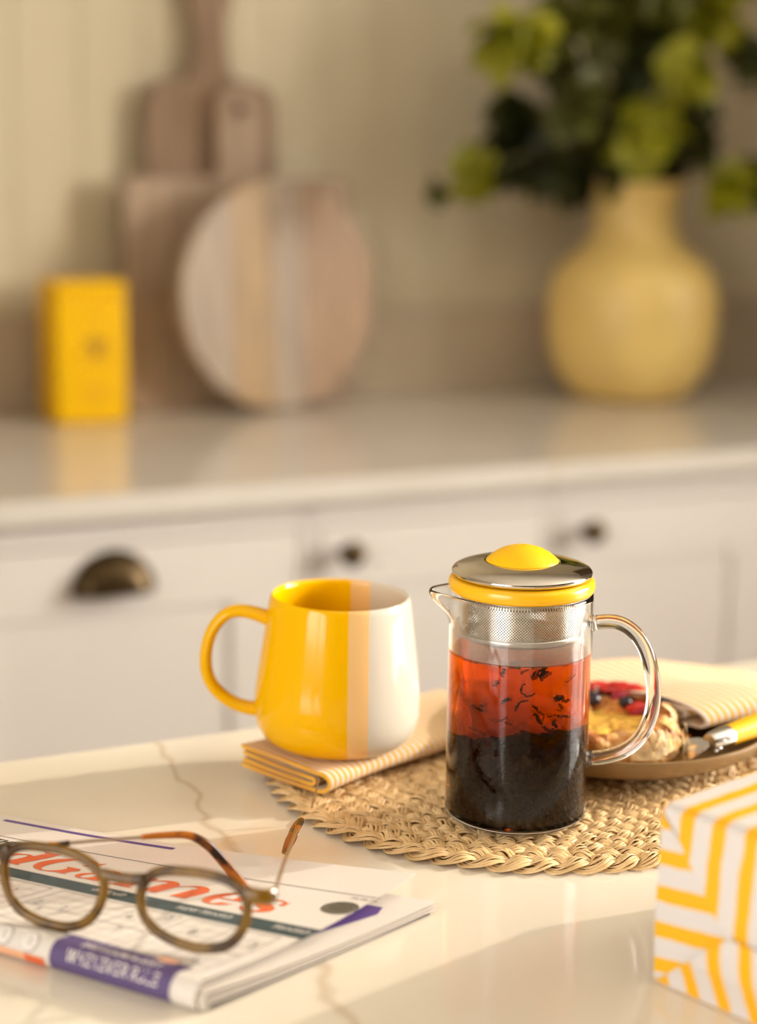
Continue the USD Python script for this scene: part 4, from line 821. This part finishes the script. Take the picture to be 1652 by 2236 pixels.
# left temple folded across behind the front
LT = U(545, 1946, ZT + .0085); pn = np.cross(LT - HL, UP); pn /= np.linalg.norm(pn)
pl_ = lambda px, py: UP_(px, py, HL, pn)
mp2 = [HL] + [pl_(a, b) for a, b in ((45, 1852), (95, 1846), (150, 1841), (220, 1835), (290, 1830), (314, 1828))]
part(gl, 'temple_arm', tube(spline(mp2, 40), .00095, 10), 'gold_metal', True, label='thin warm metal temple arm')
tip = spline([pl_(a, b) for a, b in ((308, 1828), (340, 1825), (378, 1823), (410, 1824), (434, 1833), (458, 1850), (480, 1874), (505, 1903), (528, 1930), (545, 1946))], 48)
part(gl, 'temple_tip', tube(tip, 1.0, 12, flat=(np.interp(np.linspace(0, 1, 48), [0, .1, .5, .9, 1], [.0013, .0017, .0024, .0027, .0018]), .0015), ref=np.cross(pn, tip[-1] - tip[0])), 'acetate_tortoise', True, label='tortoiseshell temple tip')
part(gl, 'temple_inlay', tube(spline([pl_(a, b) for a, b in ((105, 1845), (130, 1844), (152, 1841))], 8), .0016, 10), 'acetate_tortoise', True)
# right temple stretches back, its tip hooks down
RT = U(656, 1792, ZT + .020); RE = U(622, 1866, ZT + .006)
part(gl, 'temple_arm', tube(spline([HR, HR + (RT - HR) * .3 + UP * .002, HR + (RT - HR) * .62 + UP * .0015, HR + (RT - HR) * .86], 30), .00095, 10), 'gold_metal', True, label='thin warm metal temple arm')
hook = spline([HR + (RT - HR) * .82, HR + (RT - HR) * .93, RT, RT + A3(.004, .004, -.008), (RT + A3(.002, .010, 0)) * .35 + U(636, 1832, ZT + .006) * .65 - UP * .004, U(630, 1846, ZT + .0055)], 40)
kt = U(634, 1838, ZT + .009); 
tipR = spline([HR + (RT - HR) * .80, HR + (RT - HR) * .92, RT, RT - UP * .004 - r0 * .003, U(640, 1820, ZT + .018), U(628, 1848, ZT + .0165), U(622, 1864, ZT + .014)], 40)
part(gl, 'temple_tip', tube(tipR, 1.0, 12, flat=(np.interp(np.linspace(0, 1, 40), [0, .2, .5, .8, 1], [.0012, .0018, .0022, .0031, .0020]), np.interp(np.linspace(0, 1, 40), [0, .3, .8, 1], [.0012, .0015, .0018, .0012])), ref=r0), 'acetate_tortoise', True, label='tortoiseshell temple tip')
part(gl, 'temple_screw', ellipsoid(U(648, 1823, ZT + .0185), .0011, .0011, .0011, 2), 'silver_metal', True)

# ------------------------------------------------------------------ on the back worktop
TN = A3(.7010, 2.497, ZT + .0004)
tin = thing('tea_tin', 'bright yellow tin with a dark printed crest, left on the back worktop', 'tin', TN + A3(.05, .04, 0))
TW, TD, THh = .107, .095, .206
part(tin, 'body', bx(TN[0], TN[0] + TW, TN[1], TN[1] + TD, TN[2], TN[2] + THh - .020, .007), 'tin_yellow', 40)
part(tin, 'lid', bx(TN[0] - .0006, TN[0] + TW + .0006, TN[1] - .0006, TN[1] + TD + .0006, TN[2] + THh - .022, TN[2] + THh, .007), 'tin_yellow', 40, label='yellow lid')
tcx, tcz, ty = TN[0] + .060, TN[2] + .108, TN[1] - .0007
def tinp(poly, m, name): part(tin, name, extrude(poly, .0005, frame((0, ty + .0005, 0), (1, 0, 0), (0, 0, 1))), m, False)
tinp(Point(tcx, tcz).buffer(.021).difference(Point(tcx, tcz).buffer(.018)), 'tin_print_soft', 'crest_ring')
crest = unary_union([Polygon([(tcx - .010, tcz + .008), (tcx + .010, tcz + .008), (tcx + .009, tcz - .004), (tcx, tcz - .014), (tcx - .009, tcz - .004)]), sbox(tcx - .012, tcz + .010, tcx + .012, tcz + .014)])
tinp(crest.difference(sbox(tcx - .001, tcz - .02, tcx + .001, tcz + .007)).difference(sbox(tcx - .02, tcz - .001, tcx + .02, tcz + .001)), 'tin_print', 'crest')
for zz_, w_ in ((.150, .03), (.052, .036), (.044, .028), (.034, .034)): tinp(sbox(tcx - w_ / 2, TN[2] + zz_, tcx + w_ / 2, TN[2] + zz_ + .0022), 'tin_print_soft', 'print_line')
for k in range(9): part(tin, 'side_print_line', bx(TN[0] - .0004, TN[0] + .002, TN[1] + .014, TN[1] + .014 + .03 + .02 * ((k * 7) % 3) / 2, TN[2] + .05 + k * .011, TN[2] + .053 + k * .011), 'tin_print_soft', False)

# boards lean on the wall
def board(name, label, poly, thick, base, leandeg, turn, mats):
    ct, st_ = math.cos(math.radians(turn)), math.sin(math.radians(turn)); x = A3(ct, -st_, 0); bk = A3(st_, ct, 0)
    up2 = UP * math.cos(math.radians(leandeg)) + bk * math.sin(math.radians(leandeg))
    M4 = frame(base, x, up2); t = thing(name, label, 'chopping board', base)
    for nm, pg, m in mats(poly):
        if pg.is_empty: continue
        pg = pg if pg.geom_type == 'Polygon' else max(pg.geoms, key=lambda g: g.area)
        m_ = rounded_prism(pg.simplify(.0003), thick, .003 if nm == 'board' else .0012, M4); part(t, nm, m_, m, 30)
    return t
# frame z axis = x cross up2 points to -y side: thickness grows towards the room
a_ = Polygon([(-.105, 0), (.105, 0), (.105, .462), (.098, .484), (.075, .494), (.040, .500), (.030, .515), (.026, .56), (.027, .59), (.036, .615), (.036, .665), (.022, .69), (-.022, .69), (-.036, .665), (-.036, .615), (-.027, .59), (-.026, .56), (-.030, .515), (-.040, .500), (-.075, .494), (-.098, .484), (-.105, .462)]).difference(Point(0, .655).buffer(.011))
board('paddle_board', 'tall brown paddle chopping board with a long neck, furthest back against the wall', a_, .018, A3(.985, 2.624, ZT + .0005), 1.6, 0, lambda p: [('board', p, 'wood_walnut')])
hdl = lambda cx, w, z0, z1: LineString([(cx, z0), (cx, z1)]).buffer(w / 2)
b_ = unary_union([sbox(-.186 + .02, .02, .186 - .02, .352 - .02).buffer(.02), hdl(.0, .072, .33, .455)])
b_ = b_.buffer(-.012).buffer(.024).buffer(-.012).difference(Point(0, .455).buffer(.009))
board('rectangular_board', 'greyish wooden rectangular chopping board with a short handle, between the tall and the round board', b_, .018, A3(1.022, 2.602, ZT + .0005), 1.6, 0, lambda p: [('board', p, 'wood_grey')])
cb_ = Point(0, .1745).buffer(.1745, quad_segs=40)
def staves(p):
    out = []
    for a, b, m in ((-.2, -.085, 'wood_a'), (-.085, -.015, 'wood_b'), (-.015, .045, 'wood_a'), (.045, .10, 'wood_c'), (.10, .2, 'wood_c')):
        out.append(('stave', p.intersection(sbox(a + .0002, -.1, b - .0002, .5)), m))
    return out
board('round_board', 'large round chopping board of striped pale and orange wood, in front of the other boards', cb_, .026, A3(1.062, 2.553, ZT + .003), 2.2, -11, staves)

# vase and branches
VC = UY(1372, 862, 2.485); VC[2] = ZT + .0004
vo = [(.090, .003), (.104, .015), (.120, .037), (.131, .060), (.1375, .083), (.1405, .110), (.1412, .144), (.1385, .175), (.130, .203), (.113, .225), (.090, .244), (.075, .262), (.0685, .280), (.067, .305), (.0705, .332), (.0755, .346), (.0765, .351)]
vp = [(0, .001), (.082, .001)] + vo + [(.0745, .3535), (.071, .350)] + [(max(.05, r_ - .007), z_ + (.008 if z_ < .02 else 0)) for r_, z_ in vo[-3::-1]] + [(0, .011)]
single('vase', lathe(vp, 96, VC), 'vase_glaze', 'pale yellow round-bellied pottery vase holding leafy branches, at the right on the back worktop', 'vase', smooth=60)
def leaf(c, d, nrm, L, w, R):
    d = d / np.linalg.norm(d); s = np.cross(d, nrm); s /= np.linalg.norm(s) + 1e-9; nn = np.cross(s, d); v = []
    for t in np.linspace(0, 1, 6):
        ww = w * (math.sin(math.pi * min(1, t * .92 + .06)) ** .7) * (.5 if t in (0,) else 1) * (1 if t < 1 else .1)
        m_ = c + d * L * (t - .5) + nn * (-.25 * L * (t - .4) ** 2 * 2)
        v += [m_ - s * ww / 2 + nn * ww * .16, m_, m_ + s * ww / 2 + nn * ww * .16]
    f = quads(6, 3); v = np.array(v); k = len(v); return T(np.vstack([v, v - nn * .0004]), np.vstack([f, f[:, ::-1] + k]))
BR = [('branch of lime and mid green leaves reaching up to the left edge of the bouquet', [(1128, 95, 84, 'l'), (1232, 60, 90, 'm')]),
      ('dark leafy branch drooping lowest at the left of the vase, with a lime tip', [(1120, 255, 66, 'd'), (1110, 345, 82, 'd'), (1042, 385, 50, 'l'), (955, 425, 26, 'm')]),
      ('dense dark leafy branch just above the left side of the vase mouth', [(1185, 375, 72, 'd'), (1290, 330, 95, 'd')]),
      ('mid green leafy branch left of the middle of the bouquet', [(1268, 225, 66, 'm'), (1225, 150, 60, 'm')]),
      ('mid green leafy branch rising at the top middle of the bouquet', [(1335, 40, 95, 'm'), (1440, -10, 85, 'm')]),
      ('bright lime leafy branch hanging over the front of the vase mouth', [(1412, 300, 88, 'l'), (1335, 400, 40, 'm')]),
      ('dark leafy branch in the middle of the bouquet, behind the lime leaves', [(1420, 95, 95, 'd'), (1385, 190, 50, 'd'), (1480, 235, 85, 'd')]),
      ('bright lime leafy branch at the upper right of the bouquet', [(1545, 75, 92, 'l'), (1505, 150, 60, 'l'), (1560, -20, 80, 'd')]),
      ('dark leafy branch low on the right side of the vase mouth', [(1515, 310, 60, 'd'), (1440, 365, 66, 'd')]),
      ('lime and dark leafy branch drooping to the right of the vase', [(1592, 405, 66, 'l'), (1648, 395, 62, 'd')]),
      ('single dark leafy sprig at the far right edge of the bouquet', [(1645, 135, 52, 'd')])]
R2 = np.random.default_rng(12)
for lab, cl in BR:
    mouth = VC + UP * .30 + A3(*(R2.uniform(-.03, .03, 2)), 0); low = VC + UP * .06 + A3(*(R2.uniform(-.03, .03, 2)), 0)
    br = thing('leafy_branch', lab, 'branch', low, 'leafy branches in the vase'); fork = None
    for (px, py, rp, kd_) in cl:
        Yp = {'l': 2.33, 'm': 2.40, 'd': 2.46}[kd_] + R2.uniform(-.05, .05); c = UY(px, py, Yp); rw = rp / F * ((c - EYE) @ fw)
        if fork is None:
            fork = mouth * .62 + c * .38 + UP * .05
            part(br, 'stem', tube(spline([low, mouth, mouth + UP * .05 + (c - mouth) * .06, fork, c], 18), np.linspace(.0028, .0014, 18), 6), 'stem_green', True)
        else: part(br, 'stem', tube(spline([fork, fork * .5 + c * .5 + UP * .015, c], 12), np.linspace(.0018, .0012, 12), 6), 'stem_green', True)
        nl = max(7, min(26, int(rp / (3.6 if kd_ == 'd' else 4.6))))
        for k in range(nl):
            o = R2.normal(size=3); o /= np.linalg.norm(o); o *= R2.uniform(.25, .9); o[1] *= .6
            lc = c + o * rw; dd = o + A3(0, 0, -.2) + R2.normal(size=3) * .4; nn = A3(.25, -.6, .7) + R2.normal(size=3) * .45
            L = R2.uniform(.060, .085) if rp > 40 else .038
            if lc[1] > 2.61: lc[1] = 2.60
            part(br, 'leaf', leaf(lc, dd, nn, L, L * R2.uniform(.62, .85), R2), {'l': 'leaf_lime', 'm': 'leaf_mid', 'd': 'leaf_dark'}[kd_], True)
